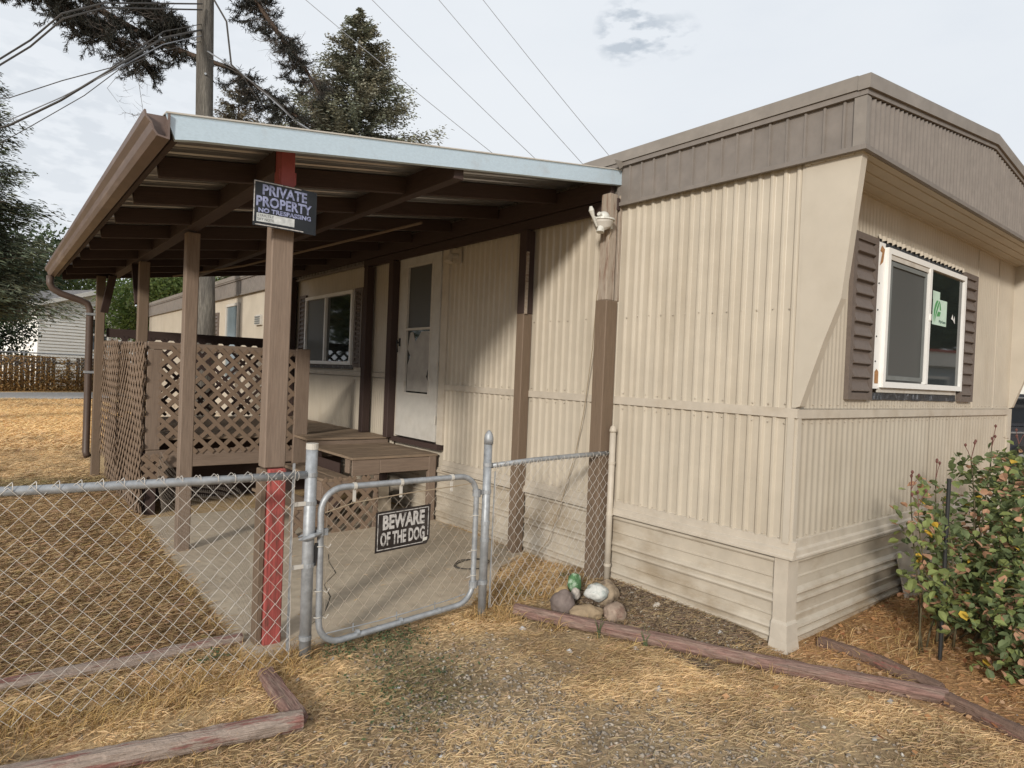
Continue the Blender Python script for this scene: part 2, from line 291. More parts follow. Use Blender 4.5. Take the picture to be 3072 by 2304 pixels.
def in_slab(x, y, grow=0.0):
    x = np.asarray(x); y = np.asarray(y); ins = np.zeros(x.shape, bool); n = len(SLAB)
    for i in range(n):
        x0, y0 = SLAB[i]; x1, y1 = SLAB[(i + 1) % n]
        c = ((y0 > y) != (y1 > y)) & (x < (x1 - x0) * (y - y0) / (y1 - y0 + 1e-12) + x0); ins ^= c
    return ins
def gh(x, y):
    x = np.asarray(x, float); y = np.asarray(y, float)
    h = (fbm(x, y, .5) - .5) * .035 + (fbm(x, y, 2.5) - .5) * .03
    bed = np.clip(1 - np.abs(x + .02) / .55, 0, 1) * ss(0.0, .4, y) * (1 - ss(1.5, 2.1, y)); h = h + bed * .055
    rt = ss(0.3, 2.5, x) * (1 - ss(-.1, .2, y)); h = h + rt * .05
    near = (1 - ss(0, .35, np.abs(np.clip(y - 1.5, -9, 0)))) * (x > -2.7) * (x < -1.0) ; h = h * (1 - near * .6)
    ins = in_slab(x, y); h = np.where(ins, -0.04, h)
    return h
STRAW = np.array((.62, .445, .245)); THATCH = np.array((.41, .285, .155)); BROWN = np.array((.23, .16, .10)); DIRT = np.array((.225, .18, .13)); GRAV = np.array((.34, .28, .20)); GREEN = np.array((.085, .10, .045)); ORANGE = np.array((.42, .225, .095))
def gcol(x, y):
    x = np.asarray(x, float); y = np.asarray(y, float); n = fbm(x, y, .35, 5); n2 = fbm(x + 50, y, .9, 4)
    def mixc(c, d, w): return c * (1 - w[:, None]) + d * w[:, None]
    c = np.repeat(THATCH[None], len(x), 0); c = mixc(c, STRAW, ss(.35, .62, n)); c = mixc(c, BROWN, ss(.55, .8, n2) * .55)
    far = ss(9, 14, y); c = mixc(c, np.array((.74, .51, .26)), far * ss(.2, .5, fbm(x, y, 2.0)) * .95)
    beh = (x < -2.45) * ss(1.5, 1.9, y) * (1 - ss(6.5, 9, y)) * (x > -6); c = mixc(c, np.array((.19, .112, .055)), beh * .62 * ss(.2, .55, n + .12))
    c = mixc(c, DIRT, ss(.58, .72, fbm(x + 9, y + 4, .55, 5)) * .4 * (y < 1.5)); c = mixc(c, DIRT, ell(x, y, -1.68, .82, .50, .40, -.5) * .42); c = mixc(c, GRAV, ell(x, y, -2.05, .25, .85, .35, -.4) * .22)
    c = mixc(c, GRAV, ell(x, y, -1.25, -.35, .6, .3, -.8) * .25)
    c = mixc(c, GREEN, ell(x, y, -2.0, .85, .35, .28) * .30); c = mixc(c, GREEN, ell(x, y, -3.4, 7.6, .9, .5) * .45)
    bed = (x > -.62) * (x < .05) * ss(.02, .2, y) * (1 - ss(1.3, 1.5, y)); c = mixc(c, np.array((.16, .12, .085)), bed * .65 * ss(.3, .55, n + .1))
    rt = ss(-.25, .1, x) * (1 - ss(-.02, .08, y)); c = mixc(c, ORANGE, rt * .7)
    return np.clip(c, 0, 1)
def add_col(me, cols):
    a = me.color_attributes.new('Col', 'FLOAT_COLOR', 'POINT'); d = np.ones((len(me.vertices), 4), np.float32); d[:, :3] = cols; a.data.foreach_set('color', d.ravel())
def np_mesh(name, V, F, cols=None):
    """V (n,3), F (m,k) all faces of k corners."""
    me = bpy.data.meshes.new(name); k = F.shape[1]; me.vertices.add(len(V)); me.vertices.foreach_set('co', V.astype(np.float32).ravel())
    me.loops.add(F.size); me.loops.foreach_set('vertex_index', F.astype(np.int32).ravel()); me.polygons.add(len(F))
    me.polygons.foreach_set('loop_start', np.arange(0, F.size, k, dtype=np.int32)); me.polygons.foreach_set('loop_total', np.full(len(F), k, np.int32)); me.update(calc_edges=True)
    if cols is not None: add_col(me, cols)
    return me

# ------------------------------------------------------------------ ground
def axis(lo, hi, a, b, step):
    mid = list(np.arange(a, b + 1e-6, step)); out_ = []; s = step; v = a
    while v > lo: s *= 1.25; v -= s; out_.append(v)
    left = out_[::-1]; out_ = []; s = step; v = mid[-1]
    while v < hi: s *= 1.25; v += s; out_.append(v)
    return np.array(left + mid + out_)
gx = axis(-600, 600, -4.6, 3.0, .035); gy = axis(-600, 600, -2.2, 6.0, .035)
X, Y = np.meshgrid(gx, gy); xf, yf = X.ravel(), Y.ravel()
zz = gh(xf, yf) * (1 - ss(40, 80, np.hypot(xf, yf)))
V = np.stack([xf, yf, zz], 1); nx, ny = len(gx), len(gy); idx = np.arange(nx * ny).reshape(ny, nx)
F = np.stack([idx[:-1, :-1].ravel(), idx[:-1, 1:].ravel(), idx[1:, 1:].ravel(), idx[1:, :-1].ravel()], 1)
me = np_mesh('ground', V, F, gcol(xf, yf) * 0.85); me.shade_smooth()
M['soil'] = mat('dry_lawn_soil', (0.3, 0.2, 0.1), 0.95, 0.1, attr='Col', var=0.38, nscale=38, bump=0.8, bdist=0.02, rnd=False, detail=10)
me.materials.append(M['soil']); tag(link('ground', me), kind='structure')
# concrete slab under the porch
SP = [[(-2.60, 1.52), (-2.57, 2.15), (-2.557, 3.15), (-.02, 3.15), (-.02, 2.35), (-.45, 2.15), (-.85, 1.75), (-1.12, 1.60), (-1.9, 1.53)], [(-2.556, 3.162), (-2.50, 5.2), (-.02, 5.2), (-.02, 3.162)]]
for q_, PG in enumerate(SP):
    n = len(PG); mb = MB().add([(x, y, -.05) for x, y in PG] + [(x, y, .012 - .003 * q_) for x, y in PG], [tuple(range(n, 2 * n))] + [(i, (i + 1) % n, n + (i + 1) % n, n + i) for i in range(n)])
    tag(mb.obj('concrete_walkway', 'concrete'), kind='structure')
mb = MB(); ck = [(-2.3, 1.56), (-2.18, 1.78), (-2.02, 1.92), (-1.86, 2.20), (-1.80, 2.45), (-1.62, 2.66), (-1.55, 2.95), (-1.47, 3.148)]; vs = []
for i in range(len(ck)):
    w_ = .0022 + .0015 * (i % 2); vs += [(ck[i][0] - w_, ck[i][1], .0135), (ck[i][0] + w_, ck[i][1], .0135)]
mb.add(vs, [(2 * i, 2 * i + 1, 2 * i + 3, 2 * i + 2) for i in range(len(ck) - 1)]); tag(mb.obj('slab_crack', 'rubber'), kind='structure')
# gravel path across the back of the lawn
mb = MB(); pa = [(-30, 22.5), (-3.4, 25.3), (-.8, 26.9), (20, 36)]; pb = [(-30, 28.5), (-3.35, 30.9), (-.3, 31.9), (20, 40)]
mb.add([(x, y, .03) for x, y in pa] + [(x, y, .03) for x, y in pb], [(i, i + 1, 5 + i, 4 + i) for i in range(3)])
M['pathmat'] = mat('pale_gravel', (0.42, 0.39, 0.36), 0.95, 0.1, var=0.2, nscale=8, rnd=False); tag(mb.obj('gravel_path', 'pathmat'), kind='structure')

# ------------------------------------------------------------------ mobile home
home = thing('mobile_home', 'long cream corrugated mobile home with brown roof fascia and shuttered end window', 'mobile home')
HW, HL = 4.27, 20.0
mb = MB(); mb.box((0.03, 0.03, 0.05), (HW - .03, HL - .03, 3.1)); mb.obj('wall', 'siding', home, label='plain inner and far walls of the home')
# side siding sheets (x = 0 plane, ribs towards -x)
ys = [0.0, 1.22, 2.44, 3.72]
for i in range(3):
    a, b = ys[i], ys[i + 1]
    corrugated('siding_panel', home, 'siding', (-.001 * (i % 2), a, 0), (0, 1, 0), (-1, 0, 0), b - a, 1.425, 2.86, .083, .0145, 'crisp')
    corrugated('siding_panel', home, 'siding', (-.001 * (i % 2), a, 0), (0, 1, 0), (-1, 0, 0), b - a, .64, 1.372, .083, .0145, 'crisp')
# beyond the door the siding is finer, and stops round the window
def fine(y0, y1, z0, z1): corrugated('siding_panel', home, 'siding', (0, y0, 0), (0, 1, 0), (-1, 0, 0), y1 - y0, z0, z1, .05, .004, 'wave')
fine(4.80, 5.95, 1.52, 2.86); fine(5.95, 7.58, 2.58, 2.86); fine(7.58, 9.4, 1.52, 2.86)
fine(4.80, 7.0, .64, 1.45); fine(7.0, 9.4, .64, 1.45)
fine(9.4, 13.0, .64, 2.86)
MB().box((-.012, 13.0, .64), (.02, HL, 2.86)).obj('siding_panel', 'siding', home, label='smooth cream end of the long wall')
# front siding (y = 0 plane, ribs towards -y)
corrugated('siding_panel', home, 'siding', (.02, 0, 0), (1, 0, 0), (0, -1, 0), 2.1, .64, 1.372, .075, .0042, 'wave')
corrugated('siding_panel', home, 'siding', (2.121, -.001, 0), (1, 0, 0), (0, -1, 0), 2.1, .64, 1.372, .075, .0042, 'wave')
def ff(x0, x1, z0, z1): corrugated('siding_panel', home, 'siding', (x0, 0, 0), (1, 0, 0), (0, -1, 0), x1 - x0, z0, z1, .05, .0028, 'wave')
ff(.02, .975, 1.425, 2.84); ff(.975, 2.68, 2.58, 2.84); ff(.975, 2.68, 1.425, 1.50); ff(2.681, 3.55, 1.425, 2.84); ff(3.552, 4.25, 1.425, 2.84)
# seams, waist trim and base trims
for x in (3.10, 3.70): MB().box((x, -.008, 1.43), (x + .012, .0, 2.83)).obj('seam_strip', 'smooth', home)
MB().box((-.022, -.022, 1.370), (.0, 3.72, 1.426)).obj('waist_trim', 'trim', home)
MB().box((.0, -.022, 1.368), (HW - .12, 0.0, 1.422)).obj('waist_trim', 'trim', home)
MB().box((-.016, 4.80, 1.46), (.0, 9.4, 1.515)).obj('waist_trim', 'trim', home)
MB().box((-.022, -.003, .63), (-.004, .035, 1.37)).obj('corner_trim', 'smooth', home); MB().box((-.004, -.020, .63), (.035, -.002, 1.37)).obj('corner_trim', 'smooth', home)
MB().box((HW - .10, -.016, .5), (HW + .012, 0.05, 1.425)).obj('corner_trim', 'smooth', home)
MB().box((HW - .14, -.014, 1.15), (HW - .125, 0.0, 1.37)).obj('seam_strip', 'smooth', home)
mb = MB(); prof = [(0, .65), (-.014, .645), (-.016, .600), (-.034, .590), (-.036, .563), (-.046, .556), (-.046, .545), (-.005, .545)]
mb.prism([(p[0], p[1]) for p in prof], 1, -.046, 3.72); 
# prism axis 1: polygon given as (x, z)
mb.obj('base_trim', 'trim', home)
mb = MB(); mb.prism([(p[0], p[1]) for p in prof], 1, 4.80, HL); mb.obj('base_trim', 'trim', home)
mb = MB(); mb.prism([(p[0] - .001, p[1]) for p in prof], 0, 0.0, HW); mb.obj('base_trim', 'trim', home)   # axis 0: polygon as (y, z)
# skirting: sheets with horizontal double ribs
zprof = [(0.0, .556), (0.0, .542), (-.022, .524), (-.026, .514), (-.020, .504), (0, .496), (0, .420), (-.008, .414), (-.008, .408), (0, .402), (0, .352), (-.022, .334), (-.027, .322), (-.020, .310), (-.004, .304), (-.004, .298), (-.022, .284), (-.027, .272), (-.020, .260), (0, .252), (0, .192), (-.008, .186), (-.008, .180), (0, .174), (0, .142), (-.022, .124), (-.027, .112), (-.020, .100), (-.004, .095), (-.004, .088), (-.022, .074), (-.027, .062), (-.020, .050), (0, .042), (0, -.06)]
def skirt(side, a, b, off=0.0, label=None):
    vs = []; fs = []
    k = 8
    for j in range(k + 1):
        t = a + (b - a) * j / k
        for (h, z) in zprof:
            wob = (noise.noise(Vector((t * 1.5, z * 3, side))) * .006)
            vs.append((off + h + wob, t, z) if side == 0 else (t, off + h + wob, z))
    nn = len(zprof)
    for j in range(k):
        for i in range(nn - 1): fs.append((j * nn + i, (j + 1) * nn + i, (j + 1) * nn + i + 1, j * nn + i + 1))
    MB().add(vs, fs).obj('skirt_panel', 'skirt', home, label=label)
for i, (a, b) in enumerate(((.06, 1.40), (1.40, 2.85), (2.85, 4.3), (4.3, 7.9), (7.9, 14), (14, 20))): skirt(0, a, b, .012 + .002 * (i % 2))
skirt(1, .09, 1.70, .012); 
mb = MB(); mb.box((1.72, .02, .0), (HW, .03, .54)); mb.obj('skirt_panel', 'trim', home, label='flat cream skirting panel behind the rose bush')
mb = MB(); mb.add([(1.55, -.10, .02), (2.05, -.16, .02), (2.05, -.06, .34), (1.55, -.02, .36), (1.55, -.09, .015), (2.05, -.15, .015), (2.05, -.05, .335), (1.55, -.01, .355)], [(0, 1, 2, 3), (7, 6, 5, 4), (0, 4, 5, 1), (1, 5, 6, 2), (2, 6, 7, 3), (3, 7, 4, 0)]); mb.obj('skirt_panel', 'trim', home, label='loose cream skirting panel leaning out behind the rose bush')
# bent metal corner post of the skirting
mb = MB(); vs = []
zs = [(.545, 0), (.30, .0), (.17, -.004), (.155, .012), (.06, .022), (-.03, .045)]
for z, fl in zs:
    for (x, y) in ((-.020 - fl, .075), (-.022 - fl, -.012 - fl), (.088, -.016 - fl * .8), (.088, .0), (.0, .0), (0.0, .075)): vs.append((x + noise.noise(Vector((x * 9, y * 9, z * 7))) * .006, y, z))
fs = []
for i in range(len(zs) - 1):
    for k in range(6): fs.append((i * 6 + k, i * 6 + (k + 1) % 6, (i + 1) * 6 + (k + 1) % 6, (i + 1) * 6 + k))
fs.append((0, 1, 2, 3, 4, 5)); mb.add(vs, fs).obj('skirt_corner', 'trim', home, label='dented flared metal corner of the skirting')
# projecting wing walls that carry the front overhang
wing = [(0.0, 1.43), (-.03, 1.44), (-.15, 1.82), (-.235, 2.055), (-.272, 2.416), (-.315, 2.86), (0.0, 2.86)]
MB().prism([(p[0], p[1]) for p in wing], 0, -.014, .05).obj('wing_wall', 'smooth', home)
MB().prism([(p[0], p[1]) for p in wing], 0, HW - .05, HW + .014).obj('wing_wall', 'smooth', home)
MB().box((-.012, -.002, 1.43), (-.001, .02, 2.86)).obj('seam_strip', 'smooth', home)
# eave: soffit with long grooves, fascias, cap and roof
YO = -.325; XO = -.035; XR = HW + .035
mb = MB(); vs = []; fs = []
sp = [(0.0, 2.835), (-.03, 2.835), (-.033, 2.842), (-.04, 2.842), (-.043, 2.837), (-.11, 2.838), (-.113, 2.845), (-.12, 2.845), (-.123, 2.839), (-.19, 2.840), (-.193, 2.847), (-.2, 2.847), (-.203, 2.841), (-.27, 2.842), (-.273, 2.849), (-.28, 2.849), (-.283, 2.843), (YO + .004, 2.845)]
mb.prism([(p[0], p[1]) for p in sp] + [(YO + .004, 2.875), (0, 2.875)], 0, XO + .005, XR - .005); mb.obj('soffit', 'smooth', home)
ridge = lambda x: .255 * (1 - abs(x - HW / 2) / (HW / 2 + .035))
corrugated('fascia_panel', home, 'fascia', (XO, YO + .01, 0), (0, 1, 0), (-1, 0, 0), 1.76, 2.872, 3.137, .110, .012, 'rib')
corrugated('fascia_panel', home, 'fascia', (XO, 1.445, 0), (0, 1, 0), (-1, 0, 0), 6.6, 2.872, 3.137, .110, .012, 'rib')
corrugated('fascia_panel', home, 'fascia', (XO, 8.045, 0), (0, 1, 0), (-1, 0, 0), 12.0, 2.872, 3.137, .110, .012, 'rib')
for a, b in ((XO, HW / 2), (HW / 2, XR)):
    corrugated('fascia_panel', home, 'fascia', (a, YO, 0), (1, 0, 0), (0, -1, 0), b - a, 2.872, 3.14, .062, .013, 'wave', ztop=lambda s, a=a: 3.137 + ridge(a + s) - .002)
MB().box((XO - .026, YO - .0, 2.846), (XO + .0, HL, 2.872)).obj('drip_edge', 'fascia', home)
MB().box((XO - .026, YO - .024, 2.846), (XR, YO - .0005, 2.872)).obj('drip_edge', 'fascia', home)
MB().box((XO - .02, YO - .016, 2.873), (XO + .02, YO + .05, 3.136)).obj('corner_trim', 'cap', home, label='brown corner strip of the fascia')
# cap strips (lower lip and tall roof edge), side and front
MB().box((XO - .026, YO + .021, 3.138), (XO + .01, HL, 3.168)).obj('roof_lip', 'fascia', home)
MB().box((XO - .036, YO + .031, 3.170), (XO + .03, HL, 3.247)).obj('roof_edge', 'cap', home)
def sl(a, b, z0, z1, y0, y1):
    return [(a, y0, z0 + ridge(a)), (b, y0, z0 + ridge(b)), (b, y1, z0 + ridge(b)), (a, y1, z0 + ridge(a)), (a, y0, z1 + ridge(a)), (b, y0, z1 + ridge(b)), (b, y1, z1 + ridge(b)), (a, y1, z1 + ridge(a))]
BF = [(0, 3, 2, 1), (4, 5, 6, 7), (0, 1, 5, 4), (1, 2, 6, 5), (2, 3, 7, 6), (3, 0, 4, 7)]
for a, b in ((XO + .011, HW / 2), (HW / 2 + .0005, XR)):
    MB().add(sl(a if a > 1 else XO - .026, b, 3.141, 3.168, YO - .021, YO + .02), BF).obj('roof_lip', 'fascia', home)
    MB().add(sl(a if a > 1 else XO - .036, b, 3.170, 3.247, YO - .036, YO + .03), BF).obj('roof_edge', 'cap', home)
    MB().add(sl(a, b, 3.10, 3.235, YO + .035, HL), BF).obj('roof', 'rooftop', home)
mb = MB()
for i in range(34):
    y_ = .06 + i * .105; 
    for z_ in (.66, 1.34, 1.45, 2.02): mb.tube([(-.011, y_, z_ + random.uniform(-.01, .01)), (-.016, y_, z_)], .0045, 6)
for i in range(38):
    for z_ in (.665, 1.34, 1.45): mb.tube([(.08 + i * .11, -.006, z_), (.08 + i * .11, -.011, z_)], .0045, 6)
mb.obj('screw_heads', 'trim', home, kind='stuff')
# ---- end window
win = MB()
def fr(mb, x0, x1, z0, z1, w, y0, y1):
    mb.box((x0, y0, z0), (x1, y1, z0 + w)); mb.box((x0, y0, z1 - w), (x1, y1, z1)); mb.box((x0, y0, z0 + w), (x0 + w, y1, z1 - w)); mb.box((x1 - w, y0, z0 + w), (x1, y1, z1 - w))
fr(win, 1.085, 2.675, 1.575, 2.535, .040, -.046, .0)
win = win.obj('window', 'vinyl', home, label='white two-pane sliding window in the end wall')
MB().box((.980, -.022, 1.565), (1.084, -.004, 2.56)).obj('mounting_flange', 'vinyl', win)
MB().box((1.084, -.020, 1.54), (2.62, -.004, 1.574)).obj('mounting_flange', 'vinylold', win)
MB().box((1.848, -.050, 1.616), (1.890, -.012, 2.494)).obj('meeting_stile', 'vinyl', win)
MB().box((1.126, -.038, 2.460), (1.847, -.030, 2.494)).obj('track', 'vinylold', win)
mb = MB(); fr(mb, 1.16, 1.83, 1.63, 2.452, .03, -.034, -.024); mb.obj('screen_frame', 'screenframe', win)
MB().box((1.126, -.022, 1.616), (1.847, -.014, 2.494)).obj('pane', 'screen', win, label='left pane behind a grey insect screen')
MB().box((1.891, -.026, 1.616), (2.634, -.016, 2.494)).obj('pane', 'glass', win, label='right pane of clear dark glass')
MB().box((1.860, -.058, 2.10), (1.880, -.0505, 2.15)).obj('latch', 'vinyl', win)
# curtain edge and interior stud seen through the glass (built as a strip just behind the surface film)
mb = MB(); mb.add([(1.98, -.0275, 2.345), (2.13, -.0275, 2.345), (2.13, -.0275, 2.28), (1.98, -.0275, 2.28)], [(0, 3, 2, 1)]); mb.add([(1.985, -.0278, 2.287), (2.292, -.0278, 2.287), (2.292, -.0278, 2.085), (1.985, -.0278, 2.085)], [(0, 3, 2, 1)]); mb.obj('sticker', 'paper', win)
mb = MB()
def leafpoly(pts): mb.add([(1.985 + (x - 2.08) * 1.364, -.0284, 2.085 + (z - 1.975) * .889) for x, z in pts], [tuple(range(len(pts)))])
leafpoly([(2.14, 2.19), (2.165, 2.19), (2.13, 2.12), (2.115, 2.05), (2.112, 1.99), (2.10, 2.03), (2.10, 2.10), (2.118, 2.16)])
leafpoly([(2.175, 2.19), (2.19, 2.185), (2.165, 2.12), (2.14, 2.06), (2.122, 2.0), (2.125, 2.06), (2.145, 2.13)])
leafpoly([(2.19, 2.18), (2.20, 2.165), (2.212, 2.11), (2.19, 2.11), (2.185, 2.15)]); leafpoly([(2.165, 2.095), (2.21, 2.095), (2.195, 2.055), (2.145, 2.05)])
mb.obj('sticker_print', 'green', win)
text_mesh('sticker_print', 'PlyGem', .034, 'ink', win, (2.13, -.0284, 2.10), (1, 0, 0), (0, 0, 1), .0008, .0004, 'LEFT', 1.0, (.145, .028))
MB().add([(2.40, -.0285, 2.16), (2.43, -.0285, 2.20), (2.45, -.0285, 2.15), (2.475, -.0285, 2.19), (2.49, -.0285, 2.125), (2.455, -.0285, 2.145)], [(0, 1, 2), (2, 3, 4, 5)]).obj('paper_scrap', 'vinyl', win)
MB().add([(1.00, -.0235, 2.40), (1.05, -.0235, 2.43), (1.07, -.0235, 2.52), (1.02, -.0235, 2.54), (.995, -.0235, 2.50), (1.03, -.0235, 2.49)], [(0, 1, 2, 3, 4, 5)]).obj('label_remains', 'rust', win)
MB().add([(1.0, -.0235, 1.60), (1.06, -.0235, 1.60), (1.06, -.0235, 1.68), (1.03, -.0235, 1.70), (.998, -.0235, 1.68)], [(0, 1, 2, 3, 4)]).obj('label_remains', 'rust', win)
for z in (1.75, 1.92, 2.10, 2.28): MB().tube([(1.0, -.0215, z), (1.0, -.026, z)], .006, 8).obj('screw', 'rubber', win)
# rough opening strips above and below the window
mb = MB(); k = 40
vs = []
for i in range(k + 1):
    x = .98 + 1.66 * i / k; b = noise.noise(Vector((x * 6, 0, 0))) * .008
    vs += [(x, -.012 - b, 1.535), (x, -.014 + b, 1.488 + noise.noise(Vector((x * 14, 3, 0))) * .008)]
fs = [(2 * i, 2 * i + 1, 2 * i + 3, 2 * i + 2) for i in range(k)]; mb.add(vs, fs); mb.obj('house_wrap', 'wrap', home)
mb = MB(); mb.box((.985, -.012, 2.538), (2.66, -.006, 2.585)); mb.obj('house_wrap', 'wrap', home)
mb = MB(); vs = []; k = 90
for i in range(k + 1):
    x = .975 + 1.70 * i / k; yy = -.016 - .008 * math.sin(i * 1.4)
    vs += [(x, yy, 2.61), (x, yy - .006, 2.575 + .007 * math.sin(i * 1.4 + .6) + random.uniform(-.004, .004)), ]
mb.add(vs, [(2 * i, 2 * i + 1, 2 * i + 3, 2 * i + 2) for i in range(k)]); mb.obj('cut_siding_edge', 'siding', home, label='torn rippled siding edge above the window')
# shutters with louvre slats
def shutter(x0, x1, z0, z1, plane='y', nslat=11):
    def bx(mb, a0, a1, d0, d1, c0, c1):
        if plane == 'y': mb.box((a0, d0, c0), (a1, d1, c1))
        else: mb.box((d0, a0, c0), (d1, a1, c1))
    f = MB(); bx(f, x0, x1, -.016, -.004, z0, z1); w = .045
    for a, b, c, d in ((x0, x0 + w, z0, z1), (x1 - w, x1, z0, z1), (x0 + w, x1 - w, z0, z0 + w), (x0 + w, x1 - w, z1 - w, z1)): bx(f, a, b, -.032, -.016, c, d)
    s = f.obj('shutter', 'shutter', home)
    h = (z1 - z0 - 2 * w) / nslat; key = ('slat', round(x1 - x0, 3), plane, round(h, 3))
    for i in range(nslat):
        zz0 = z0 + w + i * h
        if key not in _cache:
            q = MB(); L2 = x1 - x0 - 2 * w - .012
            poly = [(-.014, .006), (-.040, .012), (-.040, .018), (-.015, h - .012)]
            if plane == 'y': q.prism(poly, 0, 0, L2)
            else: q.prism(poly, 1, 0, L2)
            me_ = q.mesh('slat'); me_.materials.append(M['shutter']); _cache[key] = me_
        loc = (x0 + w + .006, 0, zz0) if plane == 'y' else (0, x0 + w + .006, zz0)
        link('slat', _cache[key], s, Matrix.Translation(loc))
    return s
shutter(.595, .955, 1.487, 2.572); shutter(2.690, 3.018, 1.487, 2.580)
shutter(5.70, 5.925, 1.57, 2.59, 'x', 14); shutter(7.60, 7.86, 1.57, 2.62, 'x', 14); shutter(12.40, 12.76, 1.60, 2.60, 'x', 11)
# ---- porch window (x = 0 plane)
def frx(mb, y0, y1, z0, z1, w, x0, x1):
    mb.box((x0, y0, z0), (x1, y1, z0 + w)); mb.box((x0, y0, z1 - w), (x1, y1, z1)); mb.box((x0, y0, z0 + w), (x1, y0 + w, z1 - w)); mb.box((x0, y1 - w, z0 + w), (x1, y1, z1 - w))
mb = MB(); frx(mb, 5.95, 7.56, 1.60, 2.575, .045, -.055, 0.0); w2 = mb.obj('window', 'vinyl', home, label='white sliding window under the porch roof')
MB().box((-.06, 6.79, 1.646), (-.01, 6.83, 2.529)).obj('meeting_stile', 'vinyl', w2)
MB().box((-.024, 5.996, 1.646), (-.014, 6.789, 2.529)).obj('pane', 'glass', w2); MB().box((-.026, 6.831, 1.646), (-.016, 7.514, 2.529)).obj('pane', 'screen', w2)
MB().box((-.014, 5.95, 1.545), (-.004, 7.56, 1.599)).obj('house_wrap', 'wrap', home)
# rear windows and vent far along the wall
mb = MB(); frx(mb, 10.97, 11.78, 1.2, 2.72, .05, -.05, -.012); w3 = mb.obj('window', 'vinylold', home, label='narrow pale window far along the side wall')
M['bluepane'] = mat('pale_blue_pane', (0.16, 0.20, 0.22), 0.15, 0.7); MB().box((-.03, 11.02, 1.25), (-.02, 11.73, 2.67)).obj('pane', 'bluepane', w3)
mb = MB(); frx(mb, 12.78, 14.3, 1.6, 2.58, .10, -.05, -.012); w4 = mb.obj('window', 'vinyl', home); MB().box((-.03, 12.88, 1.7), (-.02, 14.2, 2.48)).obj('pane', 'glass', w4)
mb = MB(); mb.box((-.05, 9.63, 2.25), (-.003, 9.93, 2.43)); vt = mb.obj('vent', 'vinylold', home)
for i in range(4): MB().box((-.062, 9.65, 2.27 + i * .037), (-.0505, 9.91, 2.292 + i * .037)).obj('slat', 'screenframe', vt)
MB().box((-.03, 15.5, .64), (-.012, 15.62, 2.84)).obj('seam_strip', 'trim', home)
mb = MB()
for i in range(3): mb.box((-.07 + .004 * (i % 2), 8.03 + i * .075, .8), (-.02, 8.03 + i * .075 + .06, 2.86))
mb.box((-.05, 8.02, .8), (-.015, 8.26, 2.86)); mb.obj('downpipe', 'bluefascia', home, label='pale fluted metal strip beside the porch window')
# ---- door
fdoor = MB(); fdoor.box((-.035, 3.72, .80), (.02, 3.835, 2.93)); fdoor.box((-.035, 4.70, .80), (.02, 4.80, 2.93)); fdoor.box((-.034, 3.835, 2.86), (.019, 4.70, 2.929)); fdoor.obj('door_frame', 'trim', home)
d_ = MB(); Y0, Y1 = 3.842, 4.694
d_.box((-.05, Y0, .82), (-.008, Y0 + .15, 2.852)); d_.box((-.05, Y1 - .16, .82), (-.008, Y1, 2.852)); d_.box((-.05, Y0 + .15, .82), (-.008, Y1 - .16, 1.29)); d_.box((-.05, Y0 + .15, 2.73), (-.008, Y1 - .16, 2.852))
door = d_.obj('door', 'door', home, label='aged white storm door with a dark upper pane and torn film below')
mb = MB(); frx(mb, Y0 + .15, Y1 - .16, 1.29, 2.73, .022, -.056, -.012); mb.box((-.056, Y0 + .172, 2.005), (-.012, Y1 - .182, 2.03)); mb.obj('pane_frame', 'vinylold', door)
MB().box((-.030, Y0 + .172, 2.03), (-.020, Y1 - .182, 2.708)).obj('pane', 'screen', door)
MB().box((-.030, Y0 + .172, 1.312), (-.020, Y1 - .182, 2.004)).obj('pane', 'glass', door)
mb = MB(); mb.add([(-.0315, 4.02, 1.33), (-.0315, 4.50, 1.33), (-.0315, 4.50, 1.62), (-.0315, 4.44, 1.72), (-.0315, 4.51, 1.80), (-.0315, 4.46, 1.98), (-.0315, 4.40, 1.99), (-.0315, 4.34, 1.88), (-.0315, 4.22, 1.99), (-.0315, 4.03, 1.99), (-.0315, 4.05, 1.60), (-.0315, 4.09, 1.50), (-.0315, 4.03, 1.42)], [tuple(range(13))]); mb.obj('window_film', 'doorpaper', door)
mb = MB(); mb.tube([(-.05, 4.655, 1.87), (-.085, 4.655, 1.87)], .012, 8); mb.tube([(-.085, 4.655, 1.90), (-.09, 4.655, 1.85), (-.075, 4.66, 1.76)], .009, 8); mb.box((-.057, 4.64, 1.83), (-.051, 4.675, 1.92)); mb.obj('handle', 'rubber', door)
for z in (1.05, 1.62, 2.35): MB().tube([(-.056, 3.838, z - .045), (-.056, 3.838, z + .045)], .008, 8).obj('hinge', 'vinylold', door)
MB().box((-.065, 3.76, .745), (.02, 4.80, .798)).obj('door_sill', 'darkpaint', home)
# little lamp beside the door
lm = MB(); lm.box((-.03, 3.52, 2.66), (-.012, 3.64, 2.80)); lm = lm.obj('wall_lamp', 'trim', home, label='small painted-over lamp beside the door'); MB().tube([(-.03, 3.58, 2.73), (-.11, 3.58, 2.72), (-.13, 3.58, 2.66)], [.03, .035, .045], 10).obj('lamp_shade', 'trim', lm)

# ------------------------------------------------------------------ porch roof
porch = thing('porch_roof', 'brown timber porch cover with corrugated metal sheets and pale metal front edge', 'porch', (-2.43, 1.67, 0))
RT = lambda x: 3.125 + .150 * x       # height of the sheet's upper face
YF, YB = 1.42, 8.15; XL = -3.06
